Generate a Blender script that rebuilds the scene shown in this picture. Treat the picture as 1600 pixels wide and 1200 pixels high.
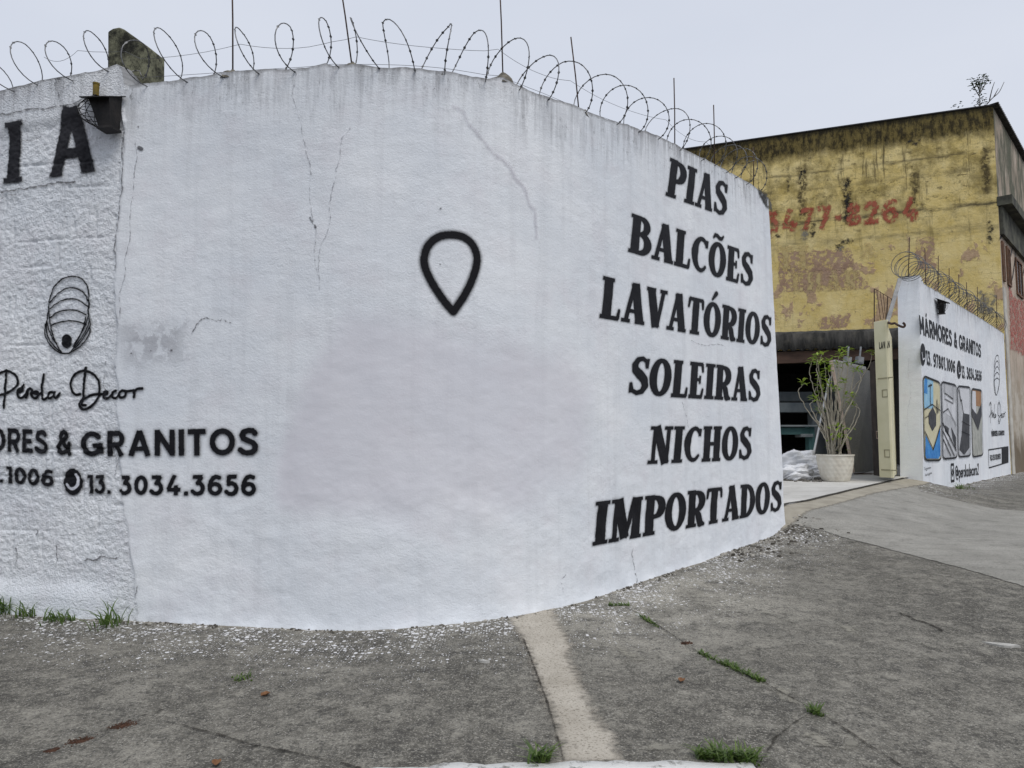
import bpy, math, random
import numpy as np

for o in list(bpy.data.objects):
    bpy.data.objects.remove(o, do_unlink=True)
SC = bpy.context.scene
COL = SC.collection
R = math.radians
random.seed(7)
RNG = np.random.default_rng(7)

# ------------------------------------------------------------------ camera
EYE = 1.29
FPX = 26 / 36 * 1600
TH = math.atan(88 / FPX)
CT, ST = math.cos(TH), math.sin(TH)
cam_d = bpy.data.cameras.new('camera')
cam = bpy.data.objects.new('camera', cam_d)
COL.objects.link(cam)
cam_d.sensor_width = 36
cam_d.lens = 26
cam_d.clip_end = 800
cam_d.clip_start = 0.05
cam.location = (0, 0, EYE)
cam.rotation_euler = (R(90) + TH, 0, 0)
SC.camera = cam

# ------------------------------------------------------------------ sky, sun, exposure (overcast)
SUN_EL, SUN_AZ = R(58), R(150)      # azimuth measured from +Y towards +X
world = bpy.data.worlds.new('World')
SC.world = world
world.use_nodes = True
wt = world.node_tree
wt.nodes.clear()
sky = wt.nodes.new('ShaderNodeTexSky')
sky.sky_type = 'NISHITA'
sky.sun_disc = False
sky.sun_elevation = SUN_EL
sky.sun_rotation = SUN_AZ
sky.air_density = 1.0
sky.dust_density = 4.0
tc = wt.nodes.new('ShaderNodeTexCoord')
ns = wt.nodes.new('ShaderNodeTexNoise')
ns.inputs['Scale'].default_value = 1.6
ns.inputs['Detail'].default_value = 4
mp = wt.nodes.new('ShaderNodeMapping')
mp.inputs['Scale'].default_value = (1, 1, 2.5)
wt.links.new(tc.outputs['Generated'], mp.inputs['Vector'])
wt.links.new(mp.outputs['Vector'], ns.inputs['Vector'])
rp = wt.nodes.new('ShaderNodeValToRGB')
rp.color_ramp.elements[0].position = 0.3
rp.color_ramp.elements[0].color = (5.75, 6.15, 7.05, 1)
rp.color_ramp.elements[1].position = 0.7
rp.color_ramp.elements[1].color = (6.35, 6.7, 7.5, 1)
wt.links.new(ns.outputs['Fac'], rp.inputs['Fac'])
mx = wt.nodes.new('ShaderNodeMix')
mx.data_type = 'RGBA'
mx.inputs[0].default_value = 0.92
bg = wt.nodes.new('ShaderNodeBackground')
bg.inputs['Strength'].default_value = 0.1
wo = wt.nodes.new('ShaderNodeOutputWorld')
wt.links.new(sky.outputs[0], mx.inputs[6])
wt.links.new(rp.outputs['Color'], mx.inputs[7])
wt.links.new(mx.outputs[2], bg.inputs['Color'])
wt.links.new(bg.outputs[0], wo.inputs['Surface'])
sd_ = bpy.data.lights.new('sun', 'SUN')
sd_.energy = 1.5
sd_.angle = R(28)
sd_.color = (1.0, 0.97, 0.93)
sun = bpy.data.objects.new('sun', sd_)
COL.objects.link(sun)
# direction the light comes from
sv = (math.sin(SUN_AZ) * math.cos(SUN_EL), math.cos(SUN_AZ) * math.cos(SUN_EL), math.sin(SUN_EL))
from mathutils import Vector
sun.rotation_euler = Vector(sv).to_track_quat('Z', 'Y').to_euler()
SC.view_settings.view_transform = 'Standard'
SC.view_settings.look = 'None'
SC.view_settings.exposure = 0.2
SC.view_settings.gamma = 1

# ------------------------------------------------------------------ maths helpers
def ray(x, y):
    xc = (x - 800) / FPX
    yc = (600 - y) / FPX
    return np.array([xc, CT - yc * ST, ST + yc * CT])

def at_depth(x, y, Y):
    r = ray(x, y)
    t = Y / r[1]
    return np.array([r[0] * t, Y, EYE + r[2] * t])

def lattice(ix, iy, seed):
    h = (ix.astype(np.int64) * 374761393 + iy.astype(np.int64) * 668265263 + seed * 974711) & 0xffffffff
    h = ((h ^ (h >> 13)) * 1274126177) & 0xffffffff
    h = h ^ (h >> 16)
    return (h & 0xffff) / 65535.0

def vnoise(x, y, seed=0):
    x = np.asarray(x, float); y = np.asarray(y, float)
    x, y = np.broadcast_arrays(x, y)
    ix = np.floor(x); iy = np.floor(y)
    fx = x - ix; fy = y - iy
    fx = fx * fx * (3 - 2 * fx); fy = fy * fy * (3 - 2 * fy)
    a = lattice(ix, iy, seed); b = lattice(ix + 1, iy, seed)
    c = lattice(ix, iy + 1, seed); d = lattice(ix + 1, iy + 1, seed)
    return (a * (1 - fx) + b * fx) * (1 - fy) + (c * (1 - fx) + d * fx) * fy - 0.5

def fbm(x, y, seed=0, octv=4):
    s = 0; a = 1.0
    for i in range(octv):
        s = s + a * vnoise(x * 2 ** i, y * 2 ** i, seed + i * 17)
        a *= 0.5
    return s

def smooth(a, b, x):
    t = np.clip((x - a) / (b - a), 0, 1)
    return t * t * (3 - 2 * t)

# ------------------------------------------------------------------ object helpers
def tag(o, label=None, cat=None, group=None, kind=None):
    if label: o['label'] = label
    if cat: o['category'] = cat
    if group: o['group'] = group
    if kind: o['kind'] = kind
    return o

def mesh_np(name, co, faces, mat=None, parent=None, attrs=None, smooth_sh=True):
    """co (N,3); faces: (M,4) or (M,3) array, or list of arrays of different sizes."""
    me = bpy.data.meshes.new(name)
    co = np.asarray(co, np.float32)
    me.vertices.add(len(co))
    me.vertices.foreach_set('co', co.ravel())
    if not isinstance(faces, list):
        faces = [faces]
    faces = [np.asarray(f, np.int32) for f in faces if len(f)]
    nl = sum(f.size for f in faces); nf = sum(len(f) for f in faces)
    me.loops.add(nl)
    me.loops.foreach_set('vertex_index', np.concatenate([f.ravel() for f in faces]))
    me.polygons.add(nf)
    st = []; k = 0
    for f in faces:
        st.append(k + np.arange(len(f)) * f.shape[1]); k += f.size
    me.polygons.foreach_set('loop_start', np.concatenate(st).astype(np.int32))
    me.update(calc_edges=True)
    if attrs:
        for an, av in attrs.items():
            av = np.asarray(av, np.float32)
            if av.ndim == 1:
                at = me.attributes.new(an, 'FLOAT', 'POINT'); at.data.foreach_set('value', av)
            else:
                at = me.attributes.new(an, 'FLOAT_VECTOR', 'POINT'); at.data.foreach_set('vector', av.ravel())
    me.polygons.foreach_set('use_smooth', np.full(nf, bool(smooth_sh)))
    if mat: me.materials.append(mat)
    me.validate()
    o = bpy.data.objects.new(name, me)
    COL.objects.link(o)
    if parent: o.parent = parent
    return o

def grid_faces(nr, nc, base=0):
    i = np.arange(nr - 1)[:, None] * nc + np.arange(nc - 1)[None, :]
    i = i.ravel() + base
    return np.stack([i, i + 1, i + nc + 1, i + nc], 1)

def empty(name, loc=(0, 0, 0), rz=0):
    o = bpy.data.objects.new(name, None)
    COL.objects.link(o)
    o.empty_display_size = 0.1
    o.location = loc
    o.rotation_euler = (0, 0, rz)
    return o

class MB:
    """collects geometry for ONE mesh object"""
    def __init__(s): s.v = []; s.f = []; s.n = 0
    def add(s, co, faces):
        s.v.append(np.asarray(co, float))
        for f in faces: s.f.append([i + s.n for i in f])
        s.n += len(co); return s
    def box(s, c, size, rot=None, taper=1.0):
        x, y, z = [a / 2 for a in size]
        p = np.array([[-x, -y, -z], [x, -y, -z], [x, y, -z], [-x, y, -z], [-x * taper, -y * taper, z], [x * taper, -y * taper, z], [x * taper, y * taper, z], [-x * taper, y * taper, z]])
        if rot is not None: p = p @ np.asarray(rot).T
        return s.add(p + np.asarray(c), [[0, 3, 2, 1], [4, 5, 6, 7], [0, 1, 5, 4], [1, 2, 6, 5], [2, 3, 7, 6], [3, 0, 4, 7]])
    def hexa(s, p8):
        return s.add(p8, [[0, 3, 2, 1], [4, 5, 6, 7], [0, 1, 5, 4], [1, 2, 6, 5], [2, 3, 7, 6], [3, 0, 4, 7]])
    def slab(s, quad, vec):
        q = np.asarray(quad, float)
        return s.hexa(np.concatenate([q, q + np.asarray(vec)]))
    def tube(s, pts, r, n=6, caps=True):
        pts = np.asarray(pts, float); m = len(pts)
        rr = np.broadcast_to(np.asarray(r, float), (m,))
        t = np.gradient(pts, axis=0)
        t /= np.linalg.norm(t, axis=1)[:, None] + 1e-12
        a = np.array([0, 0, 1.0]) if abs(t[0][2]) < 0.9 else np.array([1.0, 0, 0])
        u = np.cross(t[0], a); u /= np.linalg.norm(u)
        co = []
        for i in range(m):
            u = u - t[i] * np.dot(u, t[i]); u /= np.linalg.norm(u) + 1e-12
            w = np.cross(t[i], u)
            for k in range(n):
                an = 2 * math.pi * k / n
                co.append(pts[i] + rr[i] * (math.cos(an) * u + math.sin(an) * w))
        fs = []
        for i in range(m - 1):
            for k in range(n):
                fs.append([i * n + k, i * n + (k + 1) % n, (i + 1) * n + (k + 1) % n, (i + 1) * n + k])
        if caps:
            fs.append(list(range(n))[::-1]); fs.append([(m - 1) * n + k for k in range(n)])
        return s.add(co, fs)
    def lathe(s, prof, c=(0, 0, 0), n=28):
        co = []; m = len(prof)
        for r_, z in prof:
            for k in range(n):
                a = 2 * math.pi * k / n
                co.append([c[0] + r_ * math.cos(a), c[1] + r_ * math.sin(a), c[2] + z])
        fs = [[i * n + k, i * n + (k + 1) % n, (i + 1) * n + (k + 1) % n, (i + 1) * n + k] for i in range(m - 1) for k in range(n)]
        return s.add(co, fs)
    def build(s, name, mat, parent=None, sm=False, bevel=0):
        me = bpy.data.meshes.new(name)
        me.from_pydata(np.concatenate(s.v).tolist(), [], s.f)
        me.update()
        if sm: me.polygons.foreach_set('use_smooth', np.ones(len(me.polygons), bool))
        if mat: me.materials.append(mat)
        o = bpy.data.objects.new(name, me)
        COL.objects.link(o)
        if parent: o.parent = parent
        if bevel:
            b = o.modifiers.new('bevel', 'BEVEL'); b.width = bevel; b.segments = 2; b.limit_method = 'ANGLE'
        return o

# ------------------------------------------------------------------ material helpers
class NT:
    def __init__(s, name):
        s.m = bpy.data.materials.new(name); s.m.use_nodes = True
        s.t = s.m.node_tree; s.t.nodes.clear()
        s.out = s.t.nodes.new('ShaderNodeOutputMaterial')
    def put(s, sock, v):
        if v is None: return
        if isinstance(v, bpy.types.NodeSocket): s.t.links.new(v, sock)
        elif isinstance(v, (tuple, list)) and sock.type == 'RGBA' and len(v) == 3: sock.default_value = (*v, 1)
        else: sock.default_value = v
    def n(s, typ, props=None, **ins):
        nd = s.t.nodes.new('ShaderNode' + typ)
        for k, v in (props or {}).items(): setattr(nd, k, v)
        for k, v in ins.items():
            key = int(k[1:]) if k[0] == 'i' and k[1:].isdigit() else k.replace('_', ' ')
            s.put(nd.inputs[key], v)
        return nd
    def math(s, op, a, b=None, c=None, clamp=False):
        nd = s.n('Math', {'operation': op, 'use_clamp': clamp}, i0=a)
        if b is not None: s.put(nd.inputs[1], b)
        if c is not None: s.put(nd.inputs[2], c)
        return nd.outputs[0]
    def mr(s, v, a, b, c=0.0, d=1.0, sm=False):
        nd = s.n('MapRange', {'interpolation_type': 'SMOOTHSTEP' if sm else 'LINEAR', 'clamp': True}, i0=v, i1=a, i2=b, i3=c, i4=d)
        return nd.outputs[0]
    def mix(s, f, a, b, blend='MIX'):
        nd = s.n('Mix', {'data_type': 'RGBA', 'blend_type': blend})
        s.put(nd.inputs[0], f); s.put(nd.inputs[6], a); s.put(nd.inputs[7], b)
        return nd.outputs[2]
    def attr(s, name):
        return s.n('Attribute', {'attribute_name': name})
    def sep(s, v):
        nd = s.n('SeparateXYZ', None, i0=v); return nd.outputs
    def scale(s, v, sc):
        nd = s.n('VectorMath', {'operation': 'MULTIPLY'}, i0=v); nd.inputs[1].default_value = sc
        return nd.outputs[0]
    def noise(s, v, scale, detail=3, rough=0.55, dist=0.0):
        nd = s.n('TexNoise', None, Scale=scale, Detail=detail, Roughness=rough, Distortion=dist)
        if v is not None: s.put(nd.inputs['Vector'], v)
        return nd.outputs['Fac']
    def vor(s, v, scale, feature='F1', out='Distance', rand=1.0):
        nd = s.n('TexVoronoi', {'feature': feature}, Scale=scale, Randomness=rand)
        if v is not None: s.put(nd.inputs['Vector'], v)
        return nd.outputs[out] if out else nd
    def bump(s, h, strength, dist, normal=None):
        nd = s.n('Bump', None, Strength=strength, Distance=dist, Height=h)
        if normal is not None: s.put(nd.inputs['Normal'], normal)
        return nd.outputs[0]
    def bsdf(s, color, rough=0.8, normal=None, metal=0.0, spec=0.3, alpha=None):
        nd = s.n('BsdfPrincipled', None, Base_Color=color, Roughness=rough, Metallic=metal)
        nd.inputs['Specular IOR Level'].default_value = spec
        if normal is not None: s.put(nd.inputs['Normal'], normal)
        if alpha is not None: s.put(nd.inputs['Alpha'], alpha)
        s.t.links.new(nd.outputs[0], s.out.inputs['Surface'])
        return s.m

def simple_mat(name, c1, c2, scale=6, rough=0.75, metal=0.0, bump=0.0, spec=0.3, stretch=(1, 1, 1), detail=5):
    t = NT(name)
    pos = t.n('TexCoord').outputs['Object']
    v = t.scale(pos, stretch)
    f = t.mr(t.noise(v, scale, detail, 0.6), 0.35, 0.65)
    col = t.mix(f, c1, c2)
    nrm = t.bump(t.noise(v, scale * 6, 4), bump, 0.01) if bump else None
    return t.bsdf(col, rough, nrm, metal, spec)

def paint_mat(name, c1, c2=None, soft=0.006, nz=0.006, nscale=60, over=0.0, rough=0.6, alpha=1.0, wear=0.0, bump=0.35, bscale=70):
    """paint laid on a surface: opaque inside the stroke (attribute sd < 0), fraying into nothing at its rim"""
    t = NT(name)
    pos = t.n('NewGeometry').outputs['Position']
    sd = t.attr('sd').outputs['Fac']
    n1 = t.noise(pos, nscale, 3)
    d = t.math('ADD', sd, t.math('MULTIPLY', t.math('SUBTRACT', n1, 0.5), nz * 2))
    a = t.mr(d, soft * 0.5, -soft * 0.5)
    if over > 0:
        o = t.math('MULTIPLY', t.math('POWER', t.mr(d, 0.028, 0.0), 2.0), over)
        a = t.math('MAXIMUM', a, o)
    if wear > 0:
        w = t.mr(t.noise(pos, 9, 6, 0.7), 0.5 - 0.25 * wear, 0.56 - 0.25 * wear)
        a = t.math('MULTIPLY', a, t.math('ADD', t.math('MULTIPLY', w, 0.85), 0.15))
    if alpha < 1: a = t.math('MULTIPLY', a, alpha)
    col = c1 if c2 is None else t.mix(t.mr(t.noise(pos, 5, 5), 0.35, 0.65), c1, c2)
    nrm = t.bump(t.noise(pos, bscale, 3), bump, 0.006)
    return t.bsdf(col, rough, nrm, 0.0, 0.12, a)

# ------------------------------------------------------------------ plan of the place
# left straight run, rounded corner, right straight run; the right line carries on to the gate and second wall
ML = -0.18
DL = np.array([1, ML]) / math.hypot(1, ML)
ANG_L = math.atan2(DL[1], DL[0])
MR = 1.11
DR = np.array([1, MR]) / math.hypot(1, MR)
ANG_R = math.atan2(DR[1], DR[0])
Q = np.array([3.04, 8.60])               # near end of the first wall on the right line
NR = np.array([-DR[1], DR[0]])           # into the yard
xi = (5.43 + 0.18 * -2.81 - 8.6 + MR * 3.04) / (MR + 0.18)
# L: y = 5.43 - .18 (x + 2.81);  Rline: y = 8.6 + 1.11 (x - 3.04)
xi = (5.43 - 0.18 * 2.81 - 8.6 + MR * 3.04) / (MR + 0.18)
PI_ = np.array([xi, 8.6 + MR * (xi - 3.04)])
RAD = 2.2
TL_ = RAD * math.tan((ANG_R - ANG_L) / 2)
PA = PI_ - DL * TL_
PB = PI_ + DR * TL_
CEN = PA + RAD * np.array([-DL[1], DL[0]])
ARC = RAD * (ANG_R - ANG_L)
S_Q = ARC + float(np.dot(Q - PB, DR))    # s at Q
S_END = S_Q + 0.02

def path(s):
    s = np.asarray(s, float)
    th = ANG_L + np.clip(s, 0, ARC) / RAD
    x = CEN[0] + RAD * np.sin(th); y = CEN[1] - RAD * np.cos(th)
    l = np.minimum(s, 0); r = np.maximum(s - ARC, 0)
    x = x + l * DL[0] + r * DR[0]; y = y + l * DL[1] + r * DR[1]
    nx = np.sin(th); ny = -np.cos(th)    # outward (towards the street)
    return x, y, nx, ny

_ss = np.concatenate([np.arange(-14, 70, 0.02)])
_px, _py, _nx, _ny = path(_ss)

def s_of_px(px, py):
    """where the line of sight through a photo pixel meets the wall line: (s, z)"""
    r = ray(px, py)
    cr = r[0] * _py - r[1] * _px
    ok = (cr[:-1] >= 0) != (cr[1:] >= 0)
    i = np.nonzero(ok)[0]
    i = [k for k in i if _px[k] * r[0] + _py[k] * r[1] > 0][0]
    f = cr[i] / (cr[i] - cr[i + 1])
    s = _ss[i] + f * (_ss[i + 1] - _ss[i])
    x = _px[i] + f * (_px[i + 1] - _px[i]); y = _py[i] + f * (_py[i + 1] - _py[i])
    t = math.hypot(x, y) / math.hypot(r[0], r[1])
    return np.array([s, EYE + r[2] * t])

# ground height along the wall line
GS = np.array([-14, -3.0, -1.9, -0.4, 0.4, 0.9, ARC, ARC + .8, ARC + 1.9, ARC + 2.6, S_Q, S_Q + 6.6, S_Q + 16, S_Q + 60])
GZ = np.array([0.06, .03, 0.005, 0, 0, .02, .05, .08, .12, .16, .21, .335, .36, .4])
_pathd = np.stack([_px, _py], 1)

def near_path(X, Y):
    """signed distance to the wall line (positive = street side) and s of the foot point"""
    X = np.asarray(X, float).ravel(); Y = np.asarray(Y, float).ravel()
    # exact for the two lines and the arc
    aL = (X - PA[0]) * DL[0] + (Y - PA[1]) * DL[1]
    dLn = (X - PA[0]) * DL[1] - (Y - PA[1]) * DL[0]
    aR = (X - PB[0]) * DR[0] + (Y - PB[1]) * DR[1]
    dRn = (X - PB[0]) * DR[1] - (Y - PB[1]) * DR[0]
    rx = X - CEN[0]; ry = Y - CEN[1]
    rr = np.hypot(rx, ry); an = np.arctan2(rx, -ry)
    sA = np.clip((an - ANG_L) * RAD, 0, ARC)
    s = np.where(aL < 0, aL, np.where(aR > 0, ARC + aR, sA))
    d = np.where(aL < 0, dLn, np.where(aR > 0, dRn, rr - RAD))
    both = (aL < 0) & (aR > 0)
    s = np.where(both, ARC / 2, s)
    return d, s

ROAD_Z = -0.17
def floor_z(srel): return 0.452 + 0.026 * srel
GATE0, GATE1 = S_END, S_Q + 6.55

def ground_z(X, Y):
    sh = np.shape(X)
    d, s = near_path(X, Y)
    g = np.interp(s, GS, GZ)
    out = np.clip(d, 0, 9)
    z = g - 0.028 * out - np.maximum(out - 2.2, 0) * 0.03
    # driveway ramp up to the gate threshold
    inn = smooth(GATE0 - 0.3, GATE0 + 0.95, s) * smooth(GATE1 + 0.5, GATE1 - 0.3, s)
    ramp = (.5 * smooth(1.5, -0.25, d) + .5 * np.clip((1.35 - d) / 1.6, 0, 1)) * inn
    fz = floor_z(s - S_Q)
    z = z * (1 - ramp) + (fz - 0.012) * ramp
    z = np.maximum(z, ROAD_Z + 0.006)
    z = z + 0.006 * fbm(np.ravel(X) * 1.1, np.ravel(Y) * 1.1, 5, 3)
    return z.reshape(sh)

def ground_px(px, py):
    r = ray(px, py)
    z = 0.0
    for _ in range(40):
        t = (z - EYE) / r[2]
        z = 0.5 * z + 0.5 * float(ground_z(np.array([r[0] * t]), np.array([r[1] * t]))[0])
    t = (z - EYE) / r[2]
    return np.array([r[0] * t, r[1] * t])

# ------------------------------------------------------------------ paint engine: strokes -> signed distance -> mesh on a surface
def ell(cx, cy, rx, ry, a0=0, a1=360, n=26):
    a = np.radians(np.linspace(a0, a1, n))
    return [(cx + rx * math.cos(t), cy + ry * math.sin(t)) for t in a]

def sdf(prims, u, v):
    D = np.full(u.shape, 9.0)
    for p in prims:
        if p[0] == 'q':
            _, x0, y0, x1, y1, w = p
            L = math.hypot(x1 - x0, y1 - y0) + 1e-9
            dx, dy = (x1 - x0) / L, (y1 - y0) / L
            mx_, my_ = (x0 + x1) / 2, (y0 + y1) / 2
            a = np.abs((u - mx_) * dx + (v - my_) * dy) - L / 2
            b = np.abs(-(u - mx_) * dy + (v - my_) * dx) - w / 2
            d = np.hypot(np.maximum(a, 0), np.maximum(b, 0)) + np.minimum(np.maximum(a, b), 0)
            D = np.minimum(D, d)
        elif p[0] == 'c':
            pts, ws = p[1], p[2]
            ws = np.broadcast_to(np.asarray(ws, float), (len(pts),))
            for i in range(len(pts) - 1):
                x0, y0 = pts[i]; x1, y1 = pts[i + 1]
                dx, dy = x1 - x0, y1 - y0
                l2 = dx * dx + dy * dy + 1e-12
                t = np.clip(((u - x0) * dx + (v - y0) * dy) / l2, 0, 1)
                d = np.hypot(u - x0 - t * dx, v - y0 - t * dy) - (ws[i] + t * (ws[i + 1] - ws[i])) / 2
                D = np.minimum(D, d)
        elif p[0] in ('p', 'x'):
            pts = p[1]; d = np.full(u.shape, 9.0); ins = np.zeros(u.shape, bool)
            n = len(pts)
            for i in range(n):
                x0, y0 = pts[i]; x1, y1 = pts[(i + 1) % n]
                dx, dy = x1 - x0, y1 - y0
                l2 = dx * dx + dy * dy + 1e-12
                t = np.clip(((u - x0) * dx + (v - y0) * dy) / l2, 0, 1)
                d = np.minimum(d, np.hypot(u - x0 - t * dx, v - y0 - t * dy))
                if y0 != y1:
                    c = ((y0 > v) != (y1 > v)) & (u < (x1 - x0) * (v - y0) / (y1 - y0) + x0)
                    ins ^= c
            d = np.where(ins, -d, d)
            D = np.minimum(D, d) if p[0] == 'p' else np.maximum(D, -d)   # 'x' cuts out
    return D

def decal(name, prims, surf, mat, parent=None, umap=None, box=None, nu=200, nv=60, scale=1.0, margin=0.02, off=0.004, label=None):
    """mesh patch on surf() covering where the strokes are"""
    u = np.linspace(box[0], box[1], nu); v = np.linspace(box[2], box[3], nv)
    U, V = np.meshgrid(u, v)
    D = sdf(prims, U, V) * scale
    F = grid_faces(nv, nu)
    Dv = D.ravel()
    F = F[Dv[F].min(1) < margin]
    used = np.unique(F)
    if not len(used): return None
    re = np.full(Dv.size, -1); re[used] = np.arange(len(used))
    uu, vv = U.ravel()[used], V.ravel()[used]
    if umap: uu, vv = umap(uu, vv)
    co = surf(uu, vv, off)
    o = mesh_np(name, co, re[F], mat, parent, {'sd': Dv[used]})
    if label: o['label'] = label
    return o

def quadmap(TL, TR, BL, BR, W):
    TL, TR, BL, BR = map(np.asarray, (TL, TR, BL, BR))
    def f(u, v):
        a = u / W
        s = (1 - a) * ((1 - v) * BL[0] + v * TL[0]) + a * ((1 - v) * BR[0] + v * TR[0])
        z = (1 - a) * ((1 - v) * BL[1] + v * TL[1]) + a * ((1 - v) * BR[1] + v * TR[1])
        return s, z
    return f

# ---- lettering: hand-painted serif capitals (cap height 1)
TK, TN = 0.25, 0.12
def g_serif(ch):
    q = lambda *a: ('q', *a)
    def foot(x, y, w=0.34): return q(x - w / 2, y, x + w / 2, y, 0.09)
    B, T = 0.045, 0.955
    if ch == 'I': return [q(.19, 0, .19, 1, TK), foot(.19, B, .38), foot(.19, T, .38)], .38
    if ch == 'P': return [q(.18, 0, .18, 1, TK), foot(.18, B, .36), foot(.15, T, .3), ('c', [(.18, .93)] + ell(.3, .69, .25, .24, 85, -85, 14) + [(.18, .45)], [.11] + [.11, .12, .15, .19, .22, .23, .235, .235, .23, .22, .19, .15, .12, .11] + [.11])], .64
    if ch == 'R':
        a, _ = g_serif('P')
        return a + [('c', [(.33, .45), (.43, .3), (.5, .08), (.62, .05)], [.12, .2, .2, .1])], .68
    if ch == 'B': return [q(.18, 0, .18, 1, TK), foot(.15, B, .3), foot(.15, T, .3),
                          ('c', [(.18, .94)] + ell(.3, .735, .21, .205, 85, -85, 12) + [(.18, .53)], [.1] + list(np.interp(range(12), [0, 5.5, 11], [.11, .22, .11])) + [.1]),
                          ('c', [(.18, .53)] + ell(.32, .29, .25, .24, 85, -85, 12) + [(.18, .06)], [.1] + list(np.interp(range(12), [0, 5.5, 11], [.11, .25, .11])) + [.1])], .68
    if ch == 'A': return [q(.13, .02, .34, 1, TN), q(.36, 1, .56, .02, TK), q(.2, .3, .5, .3, .09), foot(.13, B, .26), foot(.56, B, .3), q(.27, T + .01, .44, T + .01, .09)], .71
    if ch == 'V': return [q(.13, .98, .34, .0, TK), q(.37, 0, .55, .98, TN), foot(.13, T, .3), foot(.55, T, .25)], .68
    if ch == 'L': return [q(.18, 0, .18, 1, TK), foot(.17, T, .34), q(0, B, .52, B, .1), ('c', [(.5, .06), (.53, .25)], [.1, .07])], .57
    if ch == 'E': return [q(.18, 0, .18, 1, TK), q(0, B, .52, B, .1), q(0, T, .5, T, .1), q(.18, .52, .42, .52, .09), ('c', [(.49, .07), (.53, .25)], [.1, .07]), ('c', [(.48, .93), (.51, .76)], [.1, .07]), q(.41, .41, .41, .63, .07)], .58
    if ch == 'T': return [q(.3, 0, .3, 1, TK), foot(.3, B, .36), q(.02, T, .58, T, .1), ('c', [(.04, .93), (.02, .74)], [.1, .07]), ('c', [(.56, .93), (.58, .74)], [.1, .07])], .62
    if ch == 'H': return [q(.18, 0, .18, 1, TK), q(.58, 0, .58, 1, TK), q(.18, .5, .58, .5, .1), foot(.18, B, .34), foot(.18, T, .34), foot(.58, B, .34), foot(.58, T, .34)], .77
    if ch == 'N': return [q(.14, 0, .14, 1, TN), q(.17, 1, .55, 0, TK), q(.58, 0, .58, 1, TN), foot(.14, B, .3), foot(.1, T, .24), foot(.58, T, .28)], .72
    if ch == 'M': return [q(.13, 0, .17, 1, TN), q(.2, 1, .42, .05, TK), q(.42, .05, .66, 1, TN), q(.73, 0, .72, 1, TK), foot(.13, B, .27), foot(.13, T, .24), foot(.74, B, .32), foot(.75, T, .28)], .92
    if ch == 'D': return [q(.18, 0, .18, 1, TK), foot(.15, B, .3), foot(.15, T, .3), ('c', [(.18, .94)] + ell(.28, .5, .3, .44, 88, -88, 16) + [(.18, .06)], [.1] + list(np.interp(range(16), [0, 7.5, 15], [.11, .25, .11])) + [.1])], .7
    if ch in 'OÕÓ':
        n = 33
        a = np.radians(np.linspace(0, 360, n))
        w = .115 + .125 * np.abs(np.cos(a)) ** 1.3
        p = [('c', [(.34 + .24 * math.cos(t), .5 + .44 * math.sin(t)) for t in a], w)]
        if ch == 'Õ': p.append(('c', [(.14, 1.1), (.2, 1.18), (.28, 1.18), (.38, 1.12), (.46, 1.12), (.53, 1.2)], [.06, .1, .11, .11, .1, .06]))
        if ch == 'Ó': p.append(('c', [(.3, 1.08), (.44, 1.26)], [.07, .14]))
        return p, .7
    if ch in 'CÇ': return [('c', ell(.36, .5, .25, .44, 42, 312, 22), list(np.interp(range(22), [0, 5, 10, 16, 21], [.1, .12, .25, .12, .09]))), q(.55, .72, .57, .93, .1)], .64
    if ch == 'S':
        pts = [(.5, .74), (.47, .88), (.34, .945), (.2, .9), (.13, .76), (.17, .63), (.32, .52), (.46, .4), (.51, .25), (.43, .1), (.28, .05), (.13, .11), (.08, .27)]
        w = [.09, .1, .11, .14, .18, .21, .24, .22, .19, .14, .11, .1, .09]
        return [('c', pts, w), q(.51, .7, .52, .95, .08), q(.08, .05, .07, .3, .08)], .6
    return [], .3

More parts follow.
